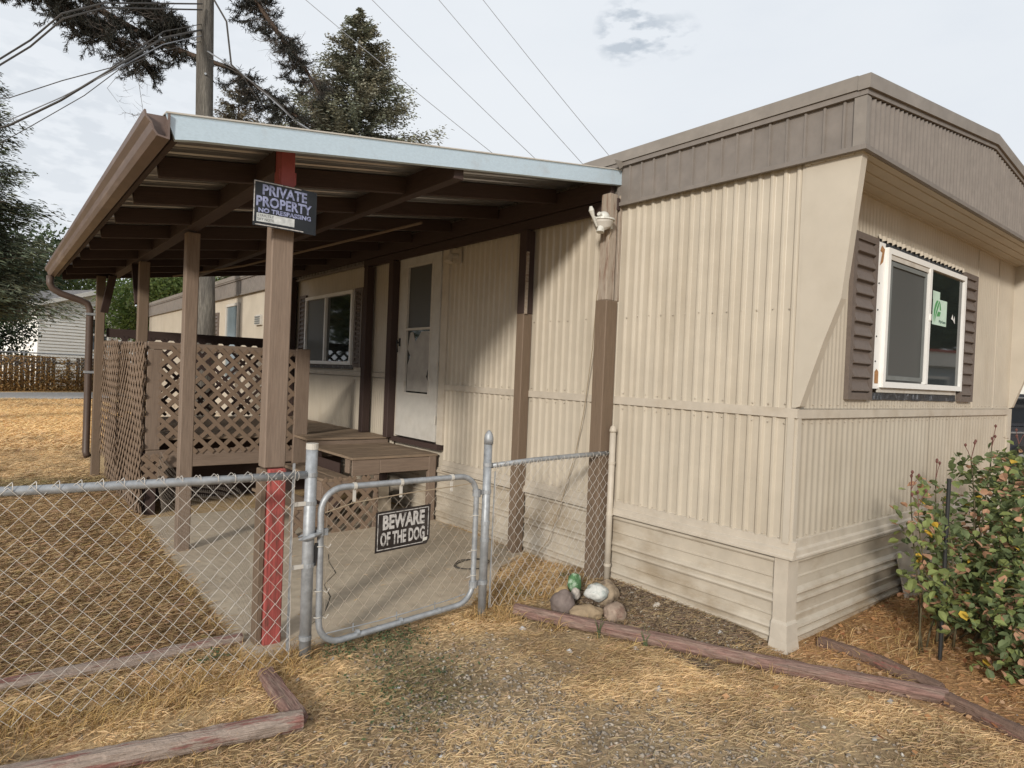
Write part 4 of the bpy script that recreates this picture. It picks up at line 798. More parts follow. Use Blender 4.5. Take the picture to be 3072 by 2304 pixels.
# beware sign on the gate
sb = thing('beware_of_dog_sign', 'black beware of the dog sign wired onto the chain-link gate', 'sign', (-1.80, 1.37, .63))
yB = 1.366; bx0, bx1, bz0, bz1 = -1.978, -1.622, .520, .752
def shz(x, z): return z + (x - bx0) * .045
mb = MB(); poly = [(bx0, bz0), (bx1 - .02, bz0), (bx1, bz0 + .03), (bx1, bz1), (bx0, bz1)]
mb.prism([(x, shz(x, z)) for x, z in poly], 1, yB, yB + .0015); mb.obj('panel', 'black', sb)
bd = MB(); w = .0045; i0 = .012
def seg(xa, za, xb, zb): bd.add([(xa, yB - .0006, shz(xa, za)), (xb, yB - .0006, shz(xb, za)), (xb, yB - .0006, shz(xb, zb)), (xa, yB - .0006, shz(xa, zb))], [(0, 1, 2, 3)])
seg(bx0 + i0, bz1 - i0 - w, bx1 - i0, bz1 - i0); seg(bx0 + i0, bz0 + i0, bx1 - .045, bz0 + i0 + w); seg(bx0 + i0, bz0 + i0 + w, bx0 + i0 + w, bz1 - i0 - w); seg(bx1 - i0 - w, bz0 + .05, bx1 - i0, bz1 - i0 - w); bd.obj('border', 'signwhite', sb)
def btxt(s, wd_, hg_, x, z, bold):
    o = text_mesh('lettering', s, .1, 'signwhite', sb, (x, yB - .0009, 0), (1, 0, 0), (0, 0, 1), bold, .0004, 'LEFT', 1.0, (wd_, hg_))
    for v in o.data.vertices: v.co.z = v.co.z + z + (v.co.x - bx0) * .045
btxt('BEWARE', .272, .083, bx0 + .044, bz0 + .124, .0042); btxt('OF THE DOG', .288, .078, bx0 + .032, bz0 + .033, .0036)
seg2 = MB().add([(bx1 - .048, yB - .001, shz(bx1, bz0) + .016), (bx1 - .018, yB - .001, shz(bx1, bz0) + .022), (bx1 - .016, yB - .001, shz(bx1, bz0) + .040), (bx1 - .046, yB - .001, shz(bx1, bz0) + .036)], [(0, 1, 2, 3)]); seg2.obj('price_sticker', 'white', sb)
for (x, z) in ((bx0 + .015, bz1 - .005), (bx1 - .01, bz1 + .008), (bx0 + .01, bz0 + .01)): MB().tube([(x, yB - .004, z), (x, yB + .01, z + .012), (x + .01, yB + .025, z + .006)], .0016, 5).obj('tie_wire', 'rubber', sb)

# ------------------------------------------------------------------ flood lamp on the wall post
fd = thing('flood_light', 'white outdoor lamp holder with motion sensor on the bare wall post', 'lamp', (-.17, 1.42, 2.70))
cx, cy, cz = -.205, 1.415, 2.70
MB().tube([(cx, cy, cz + .024), (cx, cy, cz + .012)], [.086, .086], 28).obj('cover_plate', 'white', fd)
MB().tube([(cx, cy, cz + .0115), (cx, cy, cz + .0), (cx + .006, cy, cz - .038), (cx + .012, cy, cz - .048)], [.078, .077, .060, .045], 24).obj('junction_box', 'vinylold', fd)
MB().tube([(cx, cy, cz + .020), (cx, cy, cz + .052), (cx, cy, cz + .072), (cx, cy, cz + .082)], [.046, .044, .030, .004], 16).obj('dome', 'white', fd, smooth=True)
MB().tube([(cx - .035, cy - .01, cz + .04), (cx - .065, cy - .015, cz + .05)], [.014, .016], 12).obj('knuckle', 'white', fd)
MB().tube([(cx - .030, cy - .01, cz - .030), (cx - .040, cy - .015, cz - .05), (cx - .046, cy - .018, cz - .082)], [.020, .026, .029], 16).obj('lamp_holder', 'white', fd)
MB().tube([(cx - .07, cy, cz + .01), (cx - .10, cy, cz + .02)], .012, 10).obj('knuckle', 'white', fd)
pd = MB(); pd.tube([(cx - .075, cy - .01, cz - .045), (cx - .095, cy - .01, cz - .015), (cx - .120, cy - .01, cz + .025), (cx - .138, cy - .01, cz + .060), (cx - .146, cy - .01, cz + .088)], [.006, .009, .013, .020, .010], 8); pd.obj('sensor_arm', 'white', fd)
MB().box((-.15, 1.39, 2.66), (-.13, 1.45, 2.73)).obj('mounting_block', 'white', fd)
# loose cable from the lamp down the wall
mb = MB(); mb.tube([(-.14, 1.395, 2.64), (-.145, 1.45, 2.45), (-.135, 1.515, 2.18), (-.07, 1.60, 1.78), (-.05, 1.68, 1.30), (-.045, 1.76, .95), (-.05, 1.90, .52), (-.06, 2.02, .20), (-.10, 2.08, .10), (-.18, 2.0, .05)], .0035, 6); tag(mb.obj('loose_cable', 'tancable'), 'thin loose cable hanging down the cream wall beside the flood light post', 'cable')
mb = MB(); mb.tube([Vector((-.62 + (.15 + .02 * math.sin(t * .9)) * math.cos(t * .42), 2.30 + (.12 + .015 * math.cos(t * .7)) * math.sin(t * .42), .022 + .004 * math.sin(t))) for t in range(26)], .0036, 6); tag(mb.obj('coiled_hose', 'cable'), 'dark looped cord lying on the slab behind the gate post', 'cord')

# ------------------------------------------------------------------ logs edging the grass
def log(pts, r, mt, label, flat=.92, grp='landscape timbers edging the dry grass'):
    P = [Vector(p) for p in pts]; L_ = sum((P[i + 1] - P[i]).length for i in range(len(P) - 1)); n = 110; k = 18; vs = []; fs = []
    d = (P[-1] - P[0]).normalized(); side = Vector((-d.y, d.x, 0)).normalized()
    def at(t):
        s = t * L_
        for i in range(len(P) - 1):
            l = (P[i + 1] - P[i]).length
            if s <= l or i == len(P) - 2: return P[i].lerp(P[i + 1], min(1, s / l))
            s -= l
    o0 = P[0]; x = d; z = Vector((0, 0, 1)); y = z.cross(x); mm = Matrix.Identity(4)
    for i in range(3): mm[i][0], mm[i][1], mm[i][2], mm[i][3] = x[i], y[i], z[i], o0[i]
    inv = mm.inverted()
    for i in range(n + 1):
        t = i / n; c = at(t)
        for j in range(k):
            a = 2 * math.pi * j / k; rr = r * (1 + .16 * noise.noise(Vector((t * L_ * 3, math.cos(a) * 1.5, math.sin(a) * 1.5 + r * 99))) + .14 * noise.noise(Vector((t * L_ * 11, math.cos(a) * 4, math.sin(a) * 4))) + .08 * noise.noise(Vector((t * L_ * 40, math.cos(a) * 6, math.sin(a) * 6))))
            if i in (0, n): rr *= .93
            q = c + side * math.cos(a) * rr + Vector((0, 0, max(min(math.sin(a) * rr, r * flat), -r * .9)))
            vs.append(inv @ q)
    for i in range(n):
        for j in range(k): fs.append((i * k + j, i * k + (j + 1) % k, (i + 1) * k + (j + 1) % k, (i + 1) * k + j))
    fs += [tuple(range(k))[::-1], tuple(n * k + j for j in range(k))]
    o = MB().add(vs, fs).obj('landscape_timber', mt, None, mtx=mm); tag(o, label, 'log', grp); return o
log([(-1.00, 1.29, .040), (-.66, .60, .038), (-.30, -.16, .038), (.08, -.81, .035)], .040, 'redlog', 'long faded red timber running from the stones past the home corner')
log([(.08, -.76, .03), (-.02, -1.10, .032), (-.16, -1.55, .032)], .040, 'darklog', 'grey brown timber before the rose bush, past the long red timber')
log([(.245, -.09, .02), (.24, -.42, .035), (.15, -.76, .03)], .042, 'darklog', 'short dark half-buried timber between the skirting corner and the rose bush')
log([(-2.60, .77, .04), (-3.3, .915, .038), (-4.3, 1.13, .035)], .042, 'greylog', 'stout weathered grey timber with red paint flakes in front of the chain-link fence')
log([(-2.575, 1.33, .02), (-2.605, 1.0, .045), (-2.60, .80, .035)], .040, 'redlog', 'short cracked red brown timber leading from the fence post to the grey timber', flat=.6)
log([(-2.55, 1.80, .018), (-3.1, 1.81, .012), (-4.2, 1.90, -.01)], .040, 'greylog', 'partly overgrown timber lying behind the chain-link fence')

# ------------------------------------------------------------------ stones
def rock(c, s, col, label, seed, rot=0.0, stain=None, name='stone'):
    bm = bmesh.new(); bmesh.ops.create_icosphere(bm, subdivisions=4, radius=1.0)
    for v in bm.verts:
        p = v.co.copy(); f = 1 + .28 * noise.noise(p * 1.1 + Vector((seed, 0, 0))) + .12 * noise.noise(p * 2.6 + Vector((seed, 5, 0))) + .02 * noise.noise(p * 9); v.co = Vector((p.x * s[0], p.y * s[1], p.z * s[2])) * f
    me_ = bpy.data.meshes.new(name); bm.to_mesh(me_); bm.free(); me_.shade_smooth()
    key = 'stone_%d' % seed; M[key] = mat('stone_colour', col, .85, .25, var=.22, nscale=24, bump=.4, bdist=.006, stain=stain, sscale=13, spos=(.5, .6)) ; me_.materials.append(M[key])
    o = link(name, me_, None, Matrix.Translation((c[0], c[1], c[2] - .016)) @ Matrix.Rotation(rot, 4, 'Z')); tag(o, label, 'stone', 'stones piled beside the red timber'); return o
rock((-.70, 1.15, .085), (.082, .075, .088), (.17, .135, .12), 'purple brown stone leftmost of the stones beside the red timber', 1, .3)
rock((-.47, 1.08, .135), (.078, .060, .058), (.50, .50, .47), 'white stone with grey veins on top of the pile', 2, -.6, (.30, .33, .31))
rock((-.345, 1.10, .100), (.092, .075, .085), (.32, .25, .175), 'large speckled tan boulder rightmost in the pile', 3, .2, (.17, .13, .095))
rock((-.64, 1.00, .045), (.115, .07, .055), (.30, .225, .145), 'low tan stone in front of the white veined stone', 4, -.5)
rock((-.50, .885, .060), (.088, .07, .062), (.29, .22, .17), 'pinkish speckled stone nearest the home in front of the boulder', 5, .1, (.20, .13, .10))
rock((-.455, 1.30, .125), (.05, .045, .075), (.08, .17, .075), 'green and white streaked object standing behind the stones', 6, .2, (.35, .45, .33), name='glass_float')
rock((-.60, 1.27, .10), (.05, .045, .045), (.38, .27, .14), 'small yellowish stone behind the purple brown stone', 7)
rock((-.53, 1.22, .09), (.035, .03, .04), (.40, .36, .32), 'small pale stone wedged between the purple brown and white stones', 8)
rock((-.245, 1.22, .07), (.045, .04, .035), (.27, .23, .19), 'small brown cobble behind the boulder next to the cream pipe', 13, .6)
rock((-.80, 1.02, .03), (.05, .04, .035), (.24, .19, .15), 'small dark cobble at the foot of the purple brown stone', 14, .3)
rock((-.20, .55, .03), (.03, .025, .02), (.45, .42, .38), 'pale chip of stone halfway along the soil bed', 15)
rock((-.52, .70, .012), (.10, .05, .022), (.45, .34, .235), 'flat pale stone half buried beside the red timber', 9, -1.1)
rock((-.135, .83, .045), (.042, .035, .030), (.58, .53, .46), 'rounded off-white stone near the skirting', 10)
rock((-.12, 1.07, .050), (.035, .03, .022), (.55, .52, .48), 'little white stone near the skirting beside the cream pipe', 11)
rock((-.29, .83, .03), (.025, .02, .018), (.72, .70, .62), 'bright white angular pebble in the dark soil bed', 12)

# ------------------------------------------------------------------ dry grass, straw, gravel, weeds
rs = np.random.RandomState(11)
LOGS = [((-1.00, 1.29), (-.30, -.16), .055), ((-.30, -.16), (.08, -.81), .055), ((-2.60, .775), (-4.3, 1.14), .058)]
def near_log(x, y):
    m_ = np.zeros(x.shape, bool)
    for (a, b, r) in LOGS:
        ax, ay = a; bx, by = b; t = np.clip(((x - ax) * (bx - ax) + (y - ay) * (by - ay)) / ((bx - ax) ** 2 + (by - ay) ** 2), 0, 1); m_ |= np.hypot(x - ax - t * (bx - ax), y - ay - t * (by - ay)) < r
    return m_
CX, CY = -3.676, -1.894
def sample(n, box):
    x = rs.uniform(box[0], box[1], n); y = rs.uniform(box[2], box[3], n); return x, y
def keep_mask(x, y):
    k = ~in_slab(x, y); k &= ~((x > 0.0) & (y > -.02)); k &= ~near_log(x, y)
    az = np.degrees(np.arctan2(x - CX, y - CY)); k &= (az > -4) & (az < 82); k &= ~((x > -2.46) & (x < .0) & (y > 5.25) & (y < 8.1)); return k
def strands(name, x, y, ln, wd, tilt, label, cat, lift=.0, colf=None, bend=.3, jit=.25, mt='grass', base=0.0):
    n = len(x); az = rs.uniform(0, 2 * np.pi, n); ln = ln * rs.uniform(.5, 1.5, n); wd = wd * rs.uniform(.7, 1.4, n); tl = np.radians(tilt * rs.uniform(.3, 1.9, n)); tl = np.clip(tl, 0.02, 1.5)
    z = gh(x, y) + base + lift * rs.rand(n) - .002; dx = np.cos(az) * np.cos(tl); dy = np.sin(az) * np.cos(tl); dz = np.sin(tl); px, py = -np.sin(az), np.cos(az)
    b = rs.uniform(-bend, bend, n); P = []
    for t in (0, .55, 1.0):
        ww = wd * (1 - t * .85) / 2; cx_ = x + dx * ln * t + px * b * ln * t * t; cy_ = y + dy * ln * t + py * b * ln * t * t; cz_ = z + dz * ln * t - dz * ln * .35 * t * t
        if t < 1: P.append(np.stack([cx_ - px * ww, cy_ - py * ww, cz_ + .0], 1)); P.append(np.stack([cx_ + px * ww, cy_ + py * ww, cz_ + wd * .5], 1))
        else: P.append(np.stack([cx_, cy_, cz_], 1))
    Vv = np.stack(P, 1).reshape(-1, 3); i0_ = np.arange(n) * 5
    F_ = np.concatenate([np.stack([i0_, i0_ + 1, i0_ + 3], 1), np.stack([i0_, i0_ + 3, i0_ + 2], 1), np.stack([i0_ + 2, i0_ + 3, i0_ + 4], 1)])
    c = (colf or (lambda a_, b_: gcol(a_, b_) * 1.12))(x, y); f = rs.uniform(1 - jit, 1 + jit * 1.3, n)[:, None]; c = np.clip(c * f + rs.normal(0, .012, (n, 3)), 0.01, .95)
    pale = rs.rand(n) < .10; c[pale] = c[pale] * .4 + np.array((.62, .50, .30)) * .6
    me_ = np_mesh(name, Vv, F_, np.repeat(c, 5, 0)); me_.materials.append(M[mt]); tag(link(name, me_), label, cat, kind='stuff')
# flat straw litter, dense near the camera and thinning out
x, y = sample(390000, (-4.4, 2.2, -1.9, 3.6)); d = np.hypot(x - CX, y - CY)
gravm = ell(x, y, -2.05, .25, .85, .35, -.4) * .55 + ell(x, y, -1.68, .82, .50, .40, -.5) * .65 + ((x > -.6) & (y > .1) & (y < 1.35)) * .35
k = keep_mask(x, y) & (rs.rand(len(x)) > np.clip(gravm * .75, 0, .9)) & (d > .6) & ~((x < -2.45) & (y > 3.6)) & (rs.rand(len(x)) > .75 * ss(.53, .68, fbm(x + 9, y + 4, .55, 5))); x, y = x[k], y[k]
strands('dry_straw', x, y, .048, .0030, 14, 'matted yellow straw and cut dry grass covering the yard', 'dry grass', lift=.018)
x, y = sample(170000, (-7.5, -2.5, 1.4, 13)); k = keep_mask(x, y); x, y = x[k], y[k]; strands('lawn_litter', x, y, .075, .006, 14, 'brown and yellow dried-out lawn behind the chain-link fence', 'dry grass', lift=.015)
x, y = sample(60000, (-8, -.5, 11, 26)); k = keep_mask(x, y); x, y = x[k], y[k]; strands('far_lawn', x, y, .14, .014, 25, 'sunny straw-coloured lawn towards the gravel path', 'dry grass', lift=.02)
x, y = sample(26000, (-2.6, -.05, 1.5, 4.8)); k = in_slab(x, y); x, y = x[k], y[k]; e_ = np.minimum(np.minimum(np.abs(x + 2.57), np.abs(y - 1.56)), np.minimum(np.abs(x + .05), np.abs((y - 1.6) - (x + 1.12) * .75))); k = rs.rand(len(x)) < np.clip(.30 * np.exp(-e_ / .055) + .012, 0, 1); x, y = x[k], y[k]
strands('slab_litter', x, y, .045, .003, 6, 'loose straw blown over the edges of the concrete', 'dry grass', lift=.003, base=.055)
# standing tufts: round posts, along the fence foot and the slab edges
tx, ty = [], []
def tuft(cx_, cy_, r, n): tx.append(cx_ + rs.normal(0, r, n)); ty.append(cy_ + rs.normal(0, r * .8, n))
for i in range(120): tuft(rs.uniform(-4.3, -2.35), rs.uniform(1.22, 1.50), .035, 24)
for i in range(34): tuft(rs.uniform(-1.25, -.15), rs.uniform(1.36, 1.75), .04, 34)
for i in range(45): tuft(rs.uniform(-4.2, -2.65), rs.uniform(.8, 1.9), .05, 16)
for i in range(16): tuft(rs.uniform(-2.62, -2.38), rs.uniform(1.40, 1.62), .04, 26)
for i in range(30): tuft(-2.62 + rs.uniform(-.06, .02), rs.uniform(1.6, 5.0), .03, 14)
for i in range(12): tuft(rs.uniform(-1.3, -1.0), rs.uniform(1.2, 1.5), .04, 30)
for i in range(30): t = rs.rand(); tuft(-1.0 + .75 * t + rs.choice([-.09, .09]), 1.29 - 1.5 * t, .03, 10)
for i in range(60): tuft(rs.uniform(.05, 1.6), rs.uniform(-.06, -.6), .05, 10)
x = np.concatenate(tx); y = np.concatenate(ty); k = keep_mask(x, y) | ((x > -1.3) & (x < -.15) & (y < 1.9)); x, y = x[k], y[k]
strands('grass_tufts', x, y, .115, .0034, 48, 'standing tufts of dry blond grass along fences and posts', 'dry grass', colf=lambda a_, b_: np.repeat(np.array([[.46, .31, .14]]), len(a_), 0), bend=.5)
# gravel chips
def chips(name, x, y, s, colf, label, cat):
    n = len(x); base = np.array([(1, 0, -.3), (-.4, .9, -.3), (-.5, -.8, -.3), (.2, .1, .75), (.75, .7, .1), (-.8, .1, .25)]); faces = np.array([(0, 4, 3), (4, 1, 3), (1, 5, 3), (5, 2, 3), (2, 0, 3), (0, 2, 1), (1, 4, 0), (2, 5, 1)])
    a = rs.uniform(0, 6.28, n); ca, sa = np.cos(a), np.sin(a); sc = (s * rs.uniform(.4, 1.6, n) ** 1.3)[:, None]; j = base[None] + rs.normal(0, .18, (n, 6, 3))
    vx = (j[:, :, 0] * ca[:, None] - j[:, :, 1] * sa[:, None]) * sc + x[:, None]; vy = (j[:, :, 0] * sa[:, None] + j[:, :, 1] * ca[:, None]) * sc + y[:, None]; vz = j[:, :, 2] * sc * .75 + gh(x, y)[:, None] + .003
    Vv = np.stack([vx, vy, vz], 2).reshape(-1, 3); F_ = (faces[None] + (np.arange(n) * 6)[:, None, None]).reshape(-1, 3); me_ = np_mesh(name, Vv, F_, np.repeat(colf(n), 6, 0)); me_.materials.append(M['pebble']); tag(link(name, me_), label, cat, kind='stuff')
def gcolr(n):
    b = np.array([(.29, .25, .205), (.37, .32, .26), (.20, .17, .14), (.36, .28, .20), (.48, .45, .40)]); return b[rs.choice(5, n, p=[.35, .25, .2, .15, .05])] * rs.uniform(.8, 1.2, n)[:, None]
x, y = sample(60000, (-3.4, .2, -1.6, 1.5)); w_ = ell(x, y, -2.05, .2, .95, .42, -.4, .6) + .7 * ell(x, y, -1.7, .8, .5, .4, -.5, .6) + .6 * ell(x, y, -1.2, -.4, .7, .35, -.8, .6) + .04
k = keep_mask(x, y) & (rs.rand(len(x)) < w_ * .28); chips('gravel', x[k], y[k], .0085, gcolr, 'grey gravel chips scattered over the worn driveway patch', 'gravel')
x, y = sample(9000, (-.62, -.03, .1, 1.4)); k = keep_mask(x, y); chips('soil_clods', x[k], y[k], .009, lambda n: np.array([(.12, .085, .06), (.20, .155, .11), (.07, .05, .035), (.34, .30, .25)])[rs.choice(4, n, p=[.5, .25, .2, .05])], 'dark crumbly soil in the bed along the skirting', 'soil')
x, y = sample(90, (-3.2, .3, -1.5, 1.4)); k = keep_mask(x, y); chips('white_pebbles', x[k], y[k], .015, lambda n: np.full((n, 3), .42) * rs.uniform(.75, 1.2, n)[:, None], 'pale pebbles dotted over the straw', 'gravel')
# leaf quads helper
def leafmesh(name, P, size, cols, mt, label=None, cat=None, parent=None, flat=0.0, kind='stuff', asp=.6):
    n = len(P); d1 = rs.normal(0, 1, (n, 3)); d1[:, 2] *= (1 - flat); d1 /= np.linalg.norm(d1, axis=1)[:, None]; up = rs.normal(0, 1, (n, 3)); up[:, 2] += 2.5 * flat
    d2 = np.cross(d1, up); d2 /= np.linalg.norm(d2, axis=1)[:, None] + 1e-9; nz = np.cross(d1, d2)
    s = (size * rs.uniform(.6, 1.3, n))[:, None]; a_ = P - d1 * s * .5; b_ = P + d2 * s * asp * .5 + nz * s * .08; c_ = P + d1 * s * .5; e_ = P - d2 * s * asp * .5 + nz * s * .08
    Vv = np.stack([a_, b_, c_, e_], 1).reshape(-1, 3); i0_ = np.arange(n) * 4; F_ = np.stack([i0_, i0_ + 1, i0_ + 2, i0_ + 3], 1)
    me_ = np_mesh(name, Vv, F_, np.repeat(cols, 4, 0)); me_.materials.append(M[mt]); o = link(name, me_, parent, kind=kind)
    if label: tag(o, label, cat)
    return o
# fallen leaves
x, y = sample(900, (-1.2, 2.4, -1.7, 0.0)); k = keep_mask(x, y) & ((x > -.25) | (rs.rand(len(x)) < .12)); x, y = x[k], y[k]; P = np.stack([x, y, gh(x, y) + .018 + rs.rand(len(x)) * .02], 1)
c = np.array([(.42, .22, .10), (.50, .30, .16), (.30, .13, .06), (.55, .36, .22)])[rs.choice(4, len(x))]; leafmesh('fallen_leaves', P, .034, c, 'leaves', 'dry orange leaves fallen around the rose bush', 'fallen leaves', flat=.8, asp=.75)
# green weeds in small mats
wx, wy = [], []
for (a, b, r, n) in ((-2.14, 1.36, .08, 220), (-2.02, .92, .17, 260), (-1.78, 1.36, .10, 220), (-1.95, 1.18, .10, 120), (-2.12, .62, .16, 170), (-1.90, 1.44, .06, 120), (-2.75, 1.62, .06, 120), (-.75, 1.55, .05, 80), (-.25, 1.62, .04, 60)): wx.append(rs.normal(a, r, n)); wy.append(rs.normal(b, r * .7, n))
x = np.concatenate(wx); y = np.concatenate(wy); k = ~in_slab(x, y); x, y = x[k], y[k]; P = np.stack([x, y, gh(x, y) + .008 + rs.rand(len(x)) * .035], 1)
c = np.array([(.075, .115, .05), (.10, .14, .065), (.06, .08, .045), (.16, .17, .09)])[rs.choice(4, len(x))]; leafmesh('green_weeds', P, .020, c, 'leaves', 'low dark green weeds creeping over the gravel before the gate', 'weeds', flat=.5, asp=.55)
for (a, b, lab) in ((-.80, .74, 'thin green onion-like sprout in front of the red timber, nearer the stones'), (-.66, .50, 'thin green onion-like sprout in front of the red timber, further from the stones')):
    mb = MB()
    for q in range(16):
        th = random.uniform(0, 6.28); h = random.uniform(.07, .13); mb.tube([(a + random.uniform(-.012, .012), b + random.uniform(-.012, .012), .0), (a + math.cos(th) * .012, b + math.sin(th) * .012, h * .6), (a + math.cos(th) * .03, b + math.sin(th) * .03, h)], [.0016, .0013, .0005], 4)
    M['sprout'] = M.get('sprout') or mat('grey_green_sprout', (.10, .125, .06), .6); tag(mb.obj('grass_sprout', 'sprout'), lab, 'sprout')

# ------------------------------------------------------------------ rose bush and stake
rose = thing('rose_bush', 'leafy rose bush with withered pink leaves in front of the end wall', 'rose bush', (1.1, -.55, 0))
canes = []
def cane(base, tip, bow, r=.007):
    b, t = Vector(base), Vector(tip); pts = []
    for i in range(9):
        q = i / 8; p = b.lerp(t, q) + Vector(bow) * math.sin(q * math.pi) * 1.0 + Vector((noise.noise(Vector((q * 3, b.x * 9, t.y * 5))) * .02, noise.noise(Vector((q * 3, 7, t.x * 5))) * .02, 0)); pts.append(p)
    canes.append(pts); MB().tube(pts, [r * (1 - .6 * i / 8) for i in range(9)], 6).obj('cane', 'rosestem', rose, smooth=True)
tips = [(.42, -.52, .90), (.52, -.45, .98), (.62, -.62, .74), (.85, -.50, .92), (1.05, -.40, 1.0), (1.35, -.5, 1.12), (1.6, -.55, 1.2), (1.9, -.62, 1.22), (2.1, -.8, 1.15), (1.7, -.9, 1.0), (1.3, -.85, .8), (1.0, -.8, .62), (.85, -.95, .45), (1.15, -1.05, .45), (1.5, -1.1, .65), (1.9, -1.15, .8), (.72, -.82, .25), (.95, -1.1, .25), (1.35, -1.2, .35), (1.7, -1.3, .45), (.38, -.58, .55), (.55, -.72, .30)]
for i, t in enumerate(tips):
    b = (.78 + .5 * random.random() + (.3 if t[0] > 1.3 else 0), -.50 - .2 * random.random(), 0.0) if i > 2 else (.62 + .05 * i, -.5, 0)
    cane(b, t, (random.uniform(-.06, .06), random.uniform(-.05, .05), .08 + .10 * (t[2] < .5)), .008 if i > 2 else .006)
pts = []
for pc in canes:
    n_ = 20 + int(20 * (Vector(pc[-1]) - Vector(pc[0])).length)
    for q in range(n_ * 2):
        i = random.uniform(2.2, 8); a_ = pc[int(i)]; b_ = pc[min(8, int(i) + 1)]; p = Vector(a_).lerp(Vector(b_), i % 1) + Vector((random.uniform(-.10, .10), random.uniform(-.10, .10), random.uniform(-.08, .08)))
        if p.z > .03: pts.append(p)
for q in range(9000):   # filling of the bush body
    u = random.random(); x_ = random.uniform(.58, 2.5); y_ = random.uniform(-1.42, -.36); top = .28 + .86 * min(1, max(0, (x_ - .45) / .95)); front = min(1, max(.25, (y_ + 1.6) / .8)); h = top * front
    p = Vector((x_, y_, random.uniform(.05, max(.12, h))))
    if noise.noise(p * 3.4) > -.14 and not (x_ < 1.0 and p.z < .5 and y_ > -.75) and not (x_ < .8 and p.z > .45): pts.append(p)
def leaf_me(name, mt):
    mb = MB(); L_ = .056; w = .042
    mb.add([(0, 0, 0), (L_ * .3, w * .45, .004), (L_ * .65, w * .42, .003), (L_, 0, -.006), (L_ * .65, -w * .42, .003), (L_ * .3, -w * .45, .004), (L_ * .35, 0, -.003), (L_ * .68, 0, -.004)], [(0, 6, 1), (1, 6, 7, 2), (2, 7, 3), (0, 5, 6), (5, 4, 7, 6), (4, 3, 7)])
    me_ = mb.mesh(name); me_.materials.append(M[mt]); return me_
LM = [leaf_me('leaf', k_) for k_ in ('roseleaf', 'roseleaflight', 'rosedry', 'roseyellow')]
def leafmat(p, s=1.0):
    th = random.uniform(0, 6.28); return Matrix.Translation(p) @ Matrix.Rotation(th, 4, 'Z') @ Matrix.Rotation(random.gauss(.35, .45), 4, 'Y') @ Matrix.Rotation(random.gauss(0, .5), 4, 'X') @ Matrix.Scale(s, 4)
camp = Vector((CX, CY, 1.55)); pts.sort(key=lambda p: (p - camp).length)
stuffP = {0: [], 1: [], 2: [], 3: []}
for i, p in enumerate(pts):
    r_ = random.random(); k_ = 0 if r_ < .58 else 1 if r_ < .84 else 2 if r_ < .982 else 3
    if p.x < .62 and p.z > .3 and k_ == 0 and random.random() < .6: k_ = 1
    if i < 300: link('leaf', LM[k_], rose, leafmat(p, random.uniform(.6, 1.3)))
    else: stuffP[k_].append(p)
for k_, L_ in stuffP.items():
    base = LM[k_]; bv = [v.co.copy() for v in base.vertices]; bf = [tuple(f.vertices) for f in base.polygons]; mb = MB()
    for p in L_:
        mm = leafmat(p, random.uniform(.55, 1.35)); mb.add([mm @ v for v in bv], bf)
    o = mb.obj('foliage', ('roseleaf', 'roseleaflight', 'rosedry', 'roseyellow')[k_], rose, kind='stuff')
# rose hips on the tips
for i in (0, 1, 4, 5, 6, 7):
    t = canes[i][-1]
    for q in range(3):
        e_ = Vector(t) + Vector((random.uniform(-.06, .06), random.uniform(-.04, .04), random.uniform(.04, .14))); h = MB(); h.tube([t, (Vector(t) + e_) / 2 + Vector((0, 0, .01)), e_], [.0025, .002, .002], 5); h.tube([e_, e_ + Vector((0, 0, .012)), e_ + Vector((0, 0, .022))], [.004, .009, .003], 7); M['hip'] = M.get('hip') or mat('dried_rose_hip', (.13, .055, .045), .7); h.obj('rose_hip', 'hip', rose)
sk = MB(); sk.tube([(.635, -.60, -.02), (.635, -.60, .55), (.64, -.60, 1.045)], .011, 8); sk.tube([(.64, -.60, 1.045), (.64, -.60, 1.06)], .0125, 8); tag(sk.obj('garden_stake', 'rubber'), 'thin black garden stake standing in the rose bush', 'stake')

# ------------------------------------------------------------------ utility pole and wires
up = thing('utility_pole', 'tall weathered grey wooden utility pole rising behind the porch', 'utility pole', (-.68, 10.5, 0))
MB().tube([(-.66, 10.5, -.3), (-.71, 10.5, 2.2), (-.86, 10.5, 5.9), (-.92, 10.5, 8.5), (-.98, 10.5, 11.5)], [.165, .155, .140, .134, .122], 20).obj('shaft', 'pole', up, smooth=True)
MB().tube([(-.80, 10.385, 3), (-.90, 10.375, 6.0), (-.955, 10.38, 8.5), (-1.0, 10.39, 11)], .016, 6).obj('ground_wire', 'pole', up)
MB().box((-1.9, 10.36, 10.9), (.1, 10.40, 11.0)).obj('crossarm', 'pole', up)
MB().tube([(-.90, 10.36, 6.55), (-.905, 10.33, 6.55)], .02, 8).obj('bolt', 'galv', up)
def cable(pts, r, mt, label, grp, sag=0.0, name='overhead_wire'):
    a, b = Vector(pts[0]), Vector(pts[-1]); P = []
    if len(pts) == 2: P = [a.lerp(b, t / 16) - Vector((0, 0, sag * 4 * (t / 16) * (1 - t / 16))) for t in range(17)]
    else: P = [Vector(p) for p in pts]
    o = MB().tube(P, r, 5).obj(name, mt); tag(o, label, 'wire', grp); return o
def ext(p, q, f0, f1):
    p, q = Vector(p), Vector(q); return (p + (p - q) * f0, q + (q - p) * f1)
G1 = 'high power lines crossing the sky'
